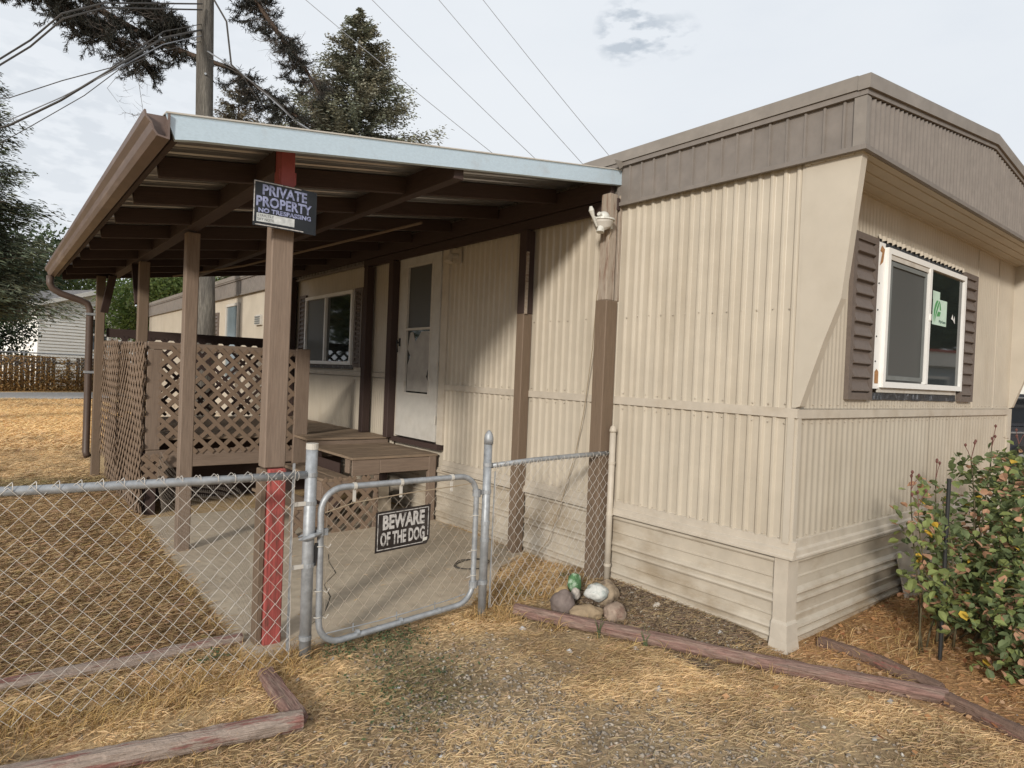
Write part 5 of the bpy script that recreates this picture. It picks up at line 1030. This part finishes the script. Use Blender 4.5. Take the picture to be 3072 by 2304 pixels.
for (p, q, lab) in (((4.49, 20.01, 14.04), (9.52, 15.86, 9.11), 'thin overhead wire passing behind the central spruce top, lowest of the four'), ((6.23, 18.6, 14.13), (10.69, 14.91, 8.93), 'thin overhead wire just to the side of the spruce, second of the four'), ((7.98, 17.19, 14.23), (11.86, 13.97, 8.92), 'thin overhead wire, third of the four counted from the spruce'), ((9.15, 16.25, 14.29), (12.58, 13.38, 9.19), 'thin overhead wire farthest from the spruce')):
    a, b = ext(p, q, .5, .35); cable((a, b), .011, 'cablegrey', lab, G1, .15)
G2 = 'service cables running to the utility pole'
PT = Vector((-.93, 10.40, 7.35))
for (pts_, r, mt_, lab) in (
    (((-3.9, 9.6, 5.35), (-3.35, 9.52, 5.95), (-3.02, 9.24, 6.33), (-2.5, 9.4, 6.75), (-1.0, 10.3, 7.7)), .013, 'cable', 'upper of the two thick black cables passing high into the spruce branch'),
    (((-3.9, 9.6, 5.27), (-3.35, 9.52, 5.86), (-3.0, 9.24, 6.27), (-2.5, 9.4, 6.68), (-1.0, 10.3, 7.6)), .013, 'cable', 'lower of the two thick black cables passing high into the spruce branch'),
    (((-4.2, 9.9, 4.42), (-3.55, 9.63, 4.74), (-3.0, 9.2, 5.12), (-2.42, 8.75, 5.62), (-1.7, 9.6, 6.6), (-.98, 10.4, 7.3)), .016, 'cable', 'thickest black cable bundle sagging from the spruce branch to the tree'),
    (((-4.2, 9.9, 4.50), (-3.57, 9.64, 4.80), (-3.0, 9.2, 5.16), (-2.45, 8.77, 5.56), (-1.7, 9.6, 6.5), (-.98, 10.4, 7.2)), .008, 'cablegrey', 'thin grey cable beside the thick black bundle'),
    (((-4.2, 9.9, 4.95), (-3.56, 9.64, 5.12), (-3.0, 9.1, 5.36), (-2.47, 8.77, 5.60), (-1.7, 9.6, 6.7), (-.98, 10.4, 7.4)), .007, 'cable', 'single thin cable above the thick black bundle'),
    (((-3.7, 9.7, 4.43), (-3.3, 9.45, 4.76), (-2.75, 9.0, 5.2), (-2.35, 8.7, 5.62), (-1.7, 9.6, 6.4), (-.98, 10.4, 7.1)), .006, 'cable', 'thinnest cable below the thick black bundle'),
    (((-.9, 10.35, 8.0), (-.70, 9.9, 7.35), (-.61, 9.86, 6.64), (-.45, 9.8, 6.5)), .016, 'cable', 'black cable dropping steeply beside the utility pole'),
    (((-.88, 10.35, 6.95), (-.5, 9.9, 6.6), (-.1, 9.4, 6.1), (.27, 9.13, 5.72), (.65, 8.82, 5.44), (2.2, 7.6, 4.5)), .012, 'cablegrey', 'pale service drop running from the pole down behind the porch roof'),
    (((-.88, 10.35, 6.85), (-.45, 9.8, 6.5), (-.05, 9.3, 6.05), (.30, 9.0, 5.62), (1.4, 8.2, 4.6)), .008, 'cable', 'dark service drop just under the pale one'),
    (((-.45, 9.8, 6.5), (-.2, 9.4, 5.9), (.0, 9.1, 5.3), (.4, 8.6, 4.4)), .005, 'cable', 'thin wire branching off the dark service drop')):
    cable(pts_, r, mt_, lab, G2)

# ------------------------------------------------------------------ trees
def twig_sprays(P0_, dirs, lens, cols, name, parent, w=.012, nseg=3, droop=.5, mt='needles', hair=0.0):
    """Tapering needle sprays: each a strip of nseg faces bending down."""
    n = len(P0_); d = dirs / (np.linalg.norm(dirs, axis=1)[:, None] + 1e-9); side = np.cross(d, np.array([0, 0, 1.0]) + rs.normal(0, .5, (n, 3))); side /= np.linalg.norm(side, axis=1)[:, None] + 1e-9
    rows = []
    for t in np.linspace(0, 1, nseg + 1):
        c = P0_ + d * (lens * t)[:, None]; c[:, 2] -= droop * lens * t * t; ww = (w * (1 - .75 * t) * (1 if t > 0 else .6)) * (lens / lens.mean()) ** .3
        rows.append(c - side * ww[:, None]); rows.append(c + side * ww[:, None])
    V_ = np.stack(rows, 1).reshape(-1, 3); i0_ = np.arange(n) * (2 * nseg + 2); F_ = np.concatenate([np.stack([i0_ + 2 * k_, i0_ + 2 * k_ + 1, i0_ + 2 * k_ + 3, i0_ + 2 * k_ + 2], 1) for k_ in range(nseg)])
    me_ = np_mesh(name, V_, F_, np.repeat(cols, 2 * nseg + 2, 0)); me_.materials.append(M[mt]); return link(name, me_, parent)
def spruce(base, H, Rb, label, z_low=2.0, seed=0, nlev=46, dens=1.0, col=(.060, .066, .046), group='spruce trees standing behind the homes', wmul=1.0):
    r0 = np.random.RandomState(seed); b = Vector(base); t = thing('spruce_tree', label, 'spruce tree', base, group)
    MB().tube([b, b + Vector((0, 0, H * .5)), b + Vector((0, 0, H * .98))], [H * .014, H * .009, .02], 8).obj('trunk', 'bark', t)
    bm = MB(); P, D, Ls, Cc = [], [], [], []
    for i in range(nlev):
        f = i / (nlev - 1); z = z_low + (H - z_low) * (1 - (1 - f) ** 1.0) * .985; R = Rb * (1 - f) ** .82 * (.8 + .35 * r0.rand()) + .12; nb = int(7 + 6 * (1 - f))
        for k_ in range(nb):
            a = r0.uniform(0, 6.283); rr = R * r0.uniform(.72, 1.12); up_ = .30 * f - .12; tip = np.array([math.cos(a) * rr, math.sin(a) * rr, rr * up_]); o = np.array([b.x, b.y, b.z + z + r0.uniform(-.2, .2)])
            if rr > .5: bm.tube([Vector(o), Vector(o + tip * .5 + np.array([0, 0, -.05 * rr])), Vector(o + tip * .95)], [.03 * rr / Rb + .008, .018, .006], 3, False)
            m_ = int(dens * (14 + 34 * rr)); tt = r0.uniform(.12, 1.0, m_) ** .8; base_p = o + tip[None] * tt[:, None]; base_p[:, 2] += -.06 * rr * np.sin(tt * 3.14); base_p += r0.normal(0, .05 + .03 * rr, (m_, 3))
            sd_ = np.array([-math.sin(a), math.cos(a), 0]); s_ = r0.choice([-1, 1], m_) * r0.uniform(.2, 1.2, m_); dd = tip[None] / rr * .8 + sd_[None] * s_[:, None] + np.array([0, 0, .15])[None] * r0.normal(0, 1, m_)[:, None]
            P.append(base_p); D.append(dd); Ls.append((.16 + .20 * (1 - tt)) * (.6 + .4 * rr / Rb) * r0.uniform(.7, 1.3, m_)); cc = np.array(col)[None] * r0.uniform(.55, 1.5, (m_, 1)) * (1 + .5 * (tt[:, None] > .8)); cc[:, 0] *= r0.uniform(.95, 1.12); Cc.append(cc)
    bm.obj('branches', 'bark', t, kind='stuff')
    twig_sprays(np.concatenate(P), np.concatenate(D), np.concatenate(Ls), np.clip(np.concatenate(Cc), .01, .5), 'crown', t, w=.050 * wmul, droop=.15)['kind'] = 'stuff'
spruce((11.0, 30.2, 0), 20.4, 7.0, 'tall full spruce tree standing in the sky behind the porch roof', 6.0, 1, 56, 1.9, (.18, .19, .145))
spruce((9.3, 45.6, 0), 21.3, 4.6, 'small distant spruce top just beside the utility pole', 13.0, 2, 26, 1.2, (.15, .14, .105))
spruce((-4.85, 24.0, 0), 12.9, 3.15, 'dark spruce tree towering at the far side of the dry lawn', 3.4, 3, 46, 2.0, (.085, .10, .066), wmul=.55)
# the near spruce whose boughs hang into view
ns = thing('spruce_tree', 'old spruce tree reaching its drooping boughs across the sky behind the pole', 'spruce tree', (-7.2, 15.2, 0), 'spruce trees standing behind the homes')
MB().tube([(-7.2, 15.2, 0), (-7.2, 15.2, 8), (-7.2, 15.2, 15)], [.34, .24, .05], 12).obj('trunk', 'bark', ns)
P, D, Ls, Cc = [], [], [], []; bmb = MB(); tw = MB()
limbs = [[(-7.1, 15.1, 8.6), (-5.2, 14.2, 8.9), (-3.6, 13.5, 8.9), (-2.9, 13.0, 8.5), (-2.2, 12.5, 8.0), (-1.5, 11.95, 7.55), (-.9, 11.4, 7.25), (-.3, 10.9, 7.02), (.1, 10.6, 6.68), (.65, 10.15, 6.2)],
         [(-7.1, 15.1, 9.6), (-4.5, 13.6, 10.0), (-2.2, 12.3, 9.9), (-1.0, 11.5, 9.5), (-.4, 11.1, 9.0), (.0, 10.7, 8.3), (.35, 10.4, 7.7), (.75, 10.1, 7.1), (.95, 9.9, 6.65)],
         [(-7.1, 15.1, 8.0), (-5.2, 14.2, 8.35), (-3.8, 13.5, 8.45), (-3.0, 13.0, 8.25), (-2.4, 12.5, 7.75), (-1.9, 12.15, 7.35), (-1.55, 11.95, 7.0)],
         [(-7.1, 15.1, 8.9), (-4.6, 13.9, 9.3), (-2.8, 12.9, 9.1), (-2.0, 12.3, 8.6), (-1.4, 11.9, 8.1), (-1.15, 11.6, 7.75)]]
wt = [(.20, 1.0, 1.0), (.35, 1.0, 1.1), (.25, 1.0, 1.05), (.3, 1.0, .9)]
for li, lb in enumerate(limbs):
    Pn = [Vector(p) for p in lb]; n_ = len(Pn); bmb.tube(Pn, [.075 * (1 - .8 * i / (n_ - 1)) + .01 for i in range(n_)], 6)
    nt_ = 200 if li < 2 else 230
    for q in range(nt_):
        s = rs.uniform(1.4, n_ - 1.001); i = int(s); p = Pn[i].lerp(Pn[i + 1], s % 1); a = rs.uniform(0, 6.283); ln = rs.uniform(.30, .80) * (1.05 - .35 * s / n_)
        mode = (li == 0 and 5.6 < s < 7.2)
        if mode: ln *= .4
        d0 = np.array([math.cos(a) * .8, math.sin(a) * .8, -.15 - rs.rand() * .75]); bare = rs.rand() < (.22 if not (li == 1 and s > 5) else .5)
        for br in range(1 if mode else 3):
            if br: o_ = path0[1 + br]; a2 = a + rs.choice([-1, 1]) * rs.uniform(.5, 1.1); dd0 = np.array([math.cos(a2) * .8, math.sin(a2) * .8, d0[2] * rs.uniform(.4, 1.2)]); l2 = ln * .55
            else: o_ = p; dd0 = d0; l2 = ln
            cv_ = rs.normal(0, .12); path = []
            for t in np.linspace(0, 1, 6): path.append(Vector((o_.x + dd0[0] * l2 * t - dd0[1] * cv_ * t * t, o_.y + dd0[1] * l2 * t + dd0[0] * cv_ * t * t, o_.z + l2 * (dd0[2] * t + .42 * t * t * t))))
            if br == 0: path0 = path
            tw.tube(path, [.007, .006, .005, .004, .003, .002], 3, False)
            m_ = 0 if bare else int(170 * l2) + 6
            if bare:
                for z_ in range(5):
                    j = rs.randint(1, 5); e = path[j]; dv = Vector((rs.normal(0, .10), rs.normal(0, .10), rs.normal(-.03, .09))); tw.tube([e, e + dv * .5 + Vector((0, 0, .02)), e + dv], [.003, .002, .001], 3, False)
            if m_:
                tt = rs.uniform(.05, 1, m_) * 4.999; pp = np.array([list(path[int(t)].lerp(path[int(t) + 1], t % 1)) for t in tt]) + rs.normal(0, .012, (m_, 3)); dd = rs.normal(0, 1, (m_, 3)); dd += dd0[None] * 1.1; dd[:, 2] += .25
                P.append(pp); D.append(dd); Ls.append(rs.uniform(.035, .085, m_)); Cc.append(np.array([[.040, .041, .036]]) * rs.uniform(.5, 1.6, (m_, 1)))
# the two long bare twigs that dangle below the bough
for (p0, p1, p2, p3) in (((-1.62, 12.0, 7.0), (-1.65, 12.05, 6.7), (-1.60, 12.0, 6.35), (-1.58, 11.95, 6.12)), ((-1.75, 12.1, 7.0), (-2.0, 12.25, 6.75), (-2.12, 12.3, 6.55), (-1.95, 12.2, 6.3)), ((-1.58, 11.95, 6.12), (-1.7, 12.0, 6.08), (-1.82, 12.1, 6.12), (-1.9, 12.1, 6.1))):
    tw.tube([p0, p1, p2, p3], [.006, .005, .004, .002], 4, False)
    for q in range(16):
        b0 = Vector(p0).lerp(Vector(p3), rs.rand()); dv = Vector((rs.normal(0, .12), rs.normal(0, .1), rs.normal(0, .08))); tw.tube([b0, b0 + dv * .5, b0 + dv + Vector((0, 0, .03))], [.003, .002, .001], 3, False)
bmb.obj('limbs', 'bark', ns, kind='stuff'); tw.obj('twigs', 'twig', ns, kind='stuff')
cr = twig_sprays(np.concatenate(P), np.concatenate(D), np.concatenate(Ls), np.clip(np.concatenate(Cc), .01, .4), 'crown', ns, w=.0105, nseg=1, droop=.0); cr['kind'] = 'stuff'
# broadleaf trees and the shrub by the far fence
def broad(name, base, H, R, label, cat, n, size, cols, clumps=26, trunk=True, zc=None, squash=.8, seed=0, group=None):
    r0 = np.random.RandomState(seed); b = np.array(base, float); t = thing(name, label, cat, base, group); zc = zc or H * .62
    cc = []; 
    for i in range(clumps):
        v = r0.normal(0, 1, 3); v /= np.linalg.norm(v); cc.append(b + np.array([0, 0, zc]) + v * np.array([R, R, R * squash]) * r0.uniform(.35, .95))
    if trunk:
        MB().tube([b, b + np.array([.1, .05, zc * .5]), b + np.array([0, 0, zc])], [H * .022, H * .016, H * .008], 8).obj('trunk', 'bark', t); mb = MB()
        for c in cc[:14]: mb.tube([Vector(b + np.array([0, 0, zc * .5])), Vector((b + c) / 2 + np.array([0, 0, zc * .35])), Vector(c)], [H * .008, H * .005, .01], 5, False)
        mb.obj('limbs', 'bark', t, kind='stuff')
    P = []; C = []
    for c in cc:
        m_ = n // clumps; v = r0.normal(0, 1, (m_, 3)); v /= np.linalg.norm(v, axis=1)[:, None]; rr = R * .36 * r0.uniform(.3, 1.1, (m_, 1)); P.append(c + v * rr); C.append(np.array(cols[r0.randint(len(cols))])[None] * r0.uniform(.6, 1.45, (m_, 1)))
    P = np.concatenate(P); P[:, 2] = np.maximum(P[:, 2], .1); leafmesh('crown', P, size, np.clip(np.concatenate(C), .01, .6), 'leaves', parent=t, asp=.7); return t
GB = 'leafy trees beyond the lawn'
broad('leafy_tree', (1.75, 29.0, 0), 6.2, 2.3, 'light green feathery tree seen between the porch posts', 'tree', 16000, .13, [(.17, .24, .07), (.13, .20, .06), (.21, .27, .10)], 34, seed=4, group=GB, zc=4.0)
broad('leafy_tree', (6.0, 38.0, 0), 9.5, 4.0, 'green tree behind the home roof, seen beside the second porch post', 'tree', 16000, .22, [(.09, .14, .045), (.13, .18, .06), (.17, .21, .08)], 34, seed=5, group=GB)
broad('leafy_tree', (1.5, 56.0, 0), 8.6, 3.6, 'yellow green tree above the white house roof', 'tree', 9000, .28, [(.14, .18, .06), (.18, .21, .08)], 26, seed=6, group=GB)
broad('leafy_tree', (-3.5, 52.0, 0), 11, 4.5, 'dark mass of foliage behind the shingled roof', 'tree', 12000, .28, [(.05, .075, .04), (.07, .10, .05)], 30, seed=7, group=GB)
broad('leafy_tree', (-9.0, 24.0, 0), 8, 3.4, 'leafy tree past the lawn, mirrored in the porch window', 'tree', 9000, .22, [(.07, .11, .04), (.12, .16, .06)], 26, seed=8, group=GB)
#for q_, (tx_, ty_) in enumerate(((-13, 5.5), (-14, 12.0), (-13.5, 18.0))): broad('leafy_tree', (tx_, ty_, 0), 9, 4.0, ('leafy tree nearest the camera along the open side of the yard', 'middle leafy tree along the open side of the yard', 'farthest leafy tree along the open side of the yard')[q_], 'tree', 6000, .4, [(.07, .10, .04), (.10, .13, .05)], 26, seed=20 + q_, group=GB)
broad('shrub', (-3.9, 35.0, 0), 4.3, 1.75, 'big dark green shrub in front of the white house', 'shrub', 15000, .12, [(.045, .07, .035), (.06, .09, .045), (.035, .05, .03)], 30, trunk=False, zc=2.7, squash=1.0, seed=9)

# ------------------------------------------------------------------ white house beyond the lawn
wh = thing('white_house', 'white lap-sided house with grey shingle roof beyond the far fence', 'house', (-1.84, 39, 0))
K0 = Vector((-1.84, 39.0, 0)); g = Vector((.90, .43, 0)).normalized(); l = Vector((-.48, .87, 0)).normalized(); Wd, Ln, ez, rz = 5.8, 14.0, 4.26, 5.22
nrm = Vector((g.y, -g.x, 0))
def P3(a, b, z, o=0.0): p = K0 + g * a + l * b + nrm * o; return (p.x, p.y, z)
MB().add([P3(0, 0, 0), P3(Wd, 0, 0), P3(Wd, Ln, 0), P3(0, Ln, 0), P3(0, 0, ez), P3(Wd, 0, ez), P3(Wd, Ln, ez), P3(0, Ln, ez), P3(Wd / 2, 0, rz), P3(Wd / 2, Ln, rz)], [(0, 1, 5, 8, 4), (3, 7, 9, 6, 2), (0, 4, 7, 3), (1, 2, 6, 5)]).obj('wall', 'clap', wh)
z = .35
while z < rz - .12:
    a0, a1 = 0.0, Wd
    if z > ez - .12: f = (z + .12 - ez) / (rz - ez); a0 = Wd / 2 * f; a1 = Wd - a0
    if a1 - a0 > .3: MB().add([P3(a0, 0, z, .05), P3(a1, 0, z, .05), P3(a1, 0, z + .165, .012), P3(a0, 0, z + .165, .012), P3(a0, 0, z, .0), P3(a1, 0, z, .0)], [(0, 1, 2, 3), (0, 4, 5, 1)]).obj('lap_board', 'clap', wh)
    z += .168
for s in (0, 1):
    a0, a1 = (-.35, Wd / 2) if s == 0 else (Wd + .35, Wd / 2); e0 = ez - .09
    MB().add([P3(a0, -.3, e0 + .06), P3(a1, -.3, rz + .08), P3(a1, Ln + .3, rz + .08), P3(a0, Ln + .3, e0 + .06), P3(a0, -.3, e0), P3(a1, -.3, rz + .0), P3(a1, Ln + .3, rz), P3(a0, Ln + .3, e0)], BF).obj('roof', 'shingle', wh)
    MB().add([P3(a0, -.31, e0 - .14), P3(a1, -.31, rz - .14), P3(a1, -.31, rz + .09), P3(a0, -.31, e0 + .07), P3(a0, -.28, e0 - .14), P3(a1, -.28, rz - .14), P3(a1, -.28, rz + .09), P3(a0, -.28, e0 + .07)], BF).obj('gable_trim', 'vinyl', wh)
MB().add([P3(-.37, -.3, ez - .24), P3(-.37, Ln, ez - .24), P3(-.37, Ln, ez + .0), P3(-.37, -.3, ez + .0)], [(0, 1, 2, 3)]).obj('eave_trim', 'vinyl', wh)
wi = MB()
def frg(mb, a0, a1, z0, z1, w, o):
    for (p, q, r_, s_) in ((a0, a1, z0, z0 + w), (a0, a1, z1 - w, z1), (a0, a0 + w, z0 + w, z1 - w), (a1 - w, a1, z0 + w, z1 - w), (a0 + w, a1 - w, (z0 + z1) / 2 - w / 2, (z0 + z1) / 2 + w / 2)):
        mb.add([P3(p, 0, r_, o), P3(q, 0, r_, o), P3(q, 0, s_, o), P3(p, 0, s_, o), P3(p, 0, r_, 0), P3(q, 0, r_, 0), P3(q, 0, s_, 0), P3(p, 0, s_, 0)], BF)
frg(wi, 2.5, 3.6, 1.9, 3.75, .10, .10); wi = wi.obj('window', 'vinyl', wh); MB().add([P3(2.6, 0, 2.0, .07), P3(3.5, 0, 2.0, .07), P3(3.5, 0, 3.65, .07), P3(2.6, 0, 3.65, .07)], [(0, 1, 2, 3)]).obj('pane', 'glass', wi)
# ------------------------------------------------------------------ far fences, weeds
ff_ = thing('chain_link_fence', 'far chain-link fence with slats along the gravel path', 'fence', (-3.35, 32.2, 0))
A, B = Vector((-16, 29.5, 0)), Vector((8, 36.4, 0)); dr = (B - A).normalized(); Lf = (B - A).length
pf = lambda s, z, o=0.0: tuple(A + dr * s + Vector((-dr.y, dr.x, 0)) * o + Vector((0, 0, z)))
MB().tube([pf(0, 1.66), pf(Lf, 1.66)], .03, 6).obj('top_rail', 'galv', ff_)
for i in range(10): MB().tube([pf(1.0 + i * 2.6, 0), pf(1.0 + i * 2.6, 1.72)], .035, 8).obj('post', 'galv', ff_)
mbw = MB()
for i in range(int(Lf / .16)):
    mbw.tube([pf(i * .16, 0.05), pf(i * .16 + 1.6, 1.64)], .004, 3, False); mbw.tube([pf(i * .16 + 1.6, .05), pf(i * .16, 1.64)], .004, 3, False)
mbw.obj('wire_mesh', 'wire', ff_)
wf = thing('wooden_fence', 'old grey board fence behind the far chain-link fence', 'fence', (-3.3, 33, 0))
for i in range(120):
    s = .3 + i * .2; h = 1.5 + .12 * noise.noise(Vector((i * .3, 0, 0)))
    if random.random() < .12: continue
    board('fence_board', wf, 'fencewood', pf(s, 0, .5), pf(s, h, .5 + random.uniform(-.02, .02)), .15, .02, (-dr.y, dr.x, 0), bev=0)
for z_ in (.4, 1.25): board('fence_rail', wf, 'fencewood', pf(.2, z_, .54), pf(24.2, z_, .54), .04, .09, (0, 0, 1), bev=0)
n_ = 20000; s = rs.uniform(6, 20, n_); hgt = np.abs(rs.normal(0, .62, n_)) * (1 + .9 * (vnoise(s, s * 0, .8) - .4)); hgt = np.clip(hgt, .02, 1.5)
P = np.stack([A.x + dr.x * s + dr.y * rs.uniform(.1, .9, n_) , A.y + dr.y * s - dr.x * rs.uniform(.1, .9, n_), hgt], 1)
c = np.array([(.42, .24, .085), (.30, .17, .07), (.50, .32, .13), (.20, .14, .06)])[rs.choice(4, n_)] * rs.uniform(.7, 1.2, (n_, 1)); leafmesh('dry_weeds', P, .13, c, 'leaves', 'tall rust-coloured dead weeds along the far fence', 'weeds', asp=.35)

# ------------------------------------------------------------------ vehicles past the far corner
def wheel(par, x, y, ax):
    w_ = MB().tube([(x - ax[0] * .11, y - ax[1] * .11, .34), (x + ax[0] * .11, y + ax[1] * .11, .34)], .34, 24).obj('wheel', 'rubber', par); MB().tube([(x - ax[0] * .118, y - ax[1] * .118, .34), (x + ax[0] * .118, y + ax[1] * .118, .34)], .2, 16).obj('rim', 'galv', w_)
cv = thing('parked_car', 'dark grey wagon with bright trim strips parked past the far corner of the home', 'car', (12.3, .9, 0))
cm = Matrix.Translation((12.25, 1.75, 0)) @ Matrix.Rotation(R_(-18), 4, 'Z')
def cobj(mb, name, mt, par): mb.v = [tuple(cm @ Vector(v)) for v in mb.v]; return mb.obj(name, mt, par)
mb = MB(); mb.prism([(-2.35, .32), (2.35, .32), (2.4, .75), (2.2, .98), (-2.3, 1.02), (-2.4, .7)], 1, -.92, .92); cobj(mb, 'body', 'car', cv)
mb = MB(); mb.prism([(-2.28, 1.02), (-2.1, 1.52), (-1.9, 1.60), (.7, 1.60), (1.35, 1.02)], 1, -.80, .80); cobj(mb, 'cabin', 'car', cv)
mb = MB(); mb.prism([(-2.1, 1.08), (-1.98, 1.48), (-.75, 1.50), (-.75, 1.08)], 1, -.812, -.801); cobj(mb, 'side_window', 'carglass', cv)
mb = MB(); mb.prism([(-.65, 1.08), (-.65, 1.50), (.6, 1.50), (1.1, 1.08)], 1, -.812, -.801); cobj(mb, 'side_window', 'carglass', cv)
mb = MB(); mb.box((-2.3, -.945, .90), (2.2, -.921, .93)); cobj(mb, 'trim_strip', 'chrome', cv); mb = MB(); mb.box((-2.0, -.84, 1.52), (.75, -.80, 1.545)); cobj(mb, 'trim_strip', 'chrome', cv)
for xx in (-1.5, 1.5):
    for yy_ in (-.86, .86): q = cm @ Vector((xx, yy_, 0)); ax = (cm.to_3x3() @ Vector((0, 1, 0))); wheel(cv, q.x, q.y, ax)
rv = thing('camper_trailer', 'white camper with small window and teal awning behind the parked car', 'camper', (17.5, 4.2, 0))
cm = Matrix.Translation((18.0, 4.0, 0)) @ Matrix.Rotation(R_(-18), 4, 'Z')
mb = MB(); mb.prism([(-3, .6), (3, .6), (3.1, 1.6), (2.9, 2.25), (-2.9, 2.25), (-3.1, 1.6)], 1, -1.1, 1.1); cobj(mb, 'body', 'rvwhite', rv)
for xx in (-2.2, -.9, 1.0):
    mb = MB(); mb.box((xx, -1.115, 1.65), (xx + .7, -1.101, 1.98)); cobj(mb, 'window', 'carglass', rv)
mb = MB(); mb.box((-2.9, -1.25, 2.27), (2.9, 1.1, 2.55)); cobj(mb, 'awning', 'teal', rv)
for xx in (-.9, .9): q = cm @ Vector((xx, -1.0, 0)); wheel(rv, q.x, q.y, (cm.to_3x3() @ Vector((0, 1, 0))))

# ------------------------------------------------------------------ home across the lane (seen mirrored in the end window)
nb = thing('neighbour_home', 'grey sided home with red roof trim across the lane, mirrored in the end window', 'mobile home', (14, -7, 0))
cm = Matrix.Translation((17.5, -8.0, 0)) @ Matrix.Rotation(R_(18), 4, 'Z')
mb = MB(); mb.box((-7, 0, 0), (7, -4, 2.5)); cobj(mb, 'wall', 'nbwall', nb); mb = MB(); mb.box((-7.2, .15, 2.5), (7.2, -4.2, 3.0)); cobj(mb, 'roof', 'rvwhite', nb); mb = MB(); mb.box((-7.25, .2, 3.0), (7.25, -4.2, 3.08)); cobj(mb, 'roof_trim', 'redtrim', nb)
for xx in (-4, 0.5, 4.2):
    mb = MB(); mb.box((xx, 0, 1.2), (xx + 1.3, .06, 2.15)); f_ = cobj(mb, 'window', 'vinyl', nb); mb = MB(); mb.box((xx + .1, .061, 1.3), (xx + 1.2, .07, 1.66)); cobj(mb, 'pane', 'glass', f_); mb = MB(); mb.box((xx + .1, .061, 1.72), (xx + 1.2, .07, 2.05)); cobj(mb, 'pane', 'glass', f_)
broad('leafy_tree', (27, -9.5, 0), 12, 5.5, 'broad dark tree behind the grey home across the lane', 'tree', 14000, .7, [(.04, .06, .03), (.06, .08, .04)], 40, seed=12, group=GB)
broad('leafy_tree', (33, -5.5, 0), 13, 6.0, 'dark tree at the end of the grey home across the lane', 'tree', 14000, .7, [(.04, .06, .03), (.06, .08, .04)], 40, seed=13, group=GB)
broad('leafy_tree', (20, -16, 0), 12, 6, 'tall dark tree behind the middle of the grey home across the lane', 'tree', 14000, .7, [(.04, .06, .03), (.06, .08, .04)], 40, seed=14, group=GB)
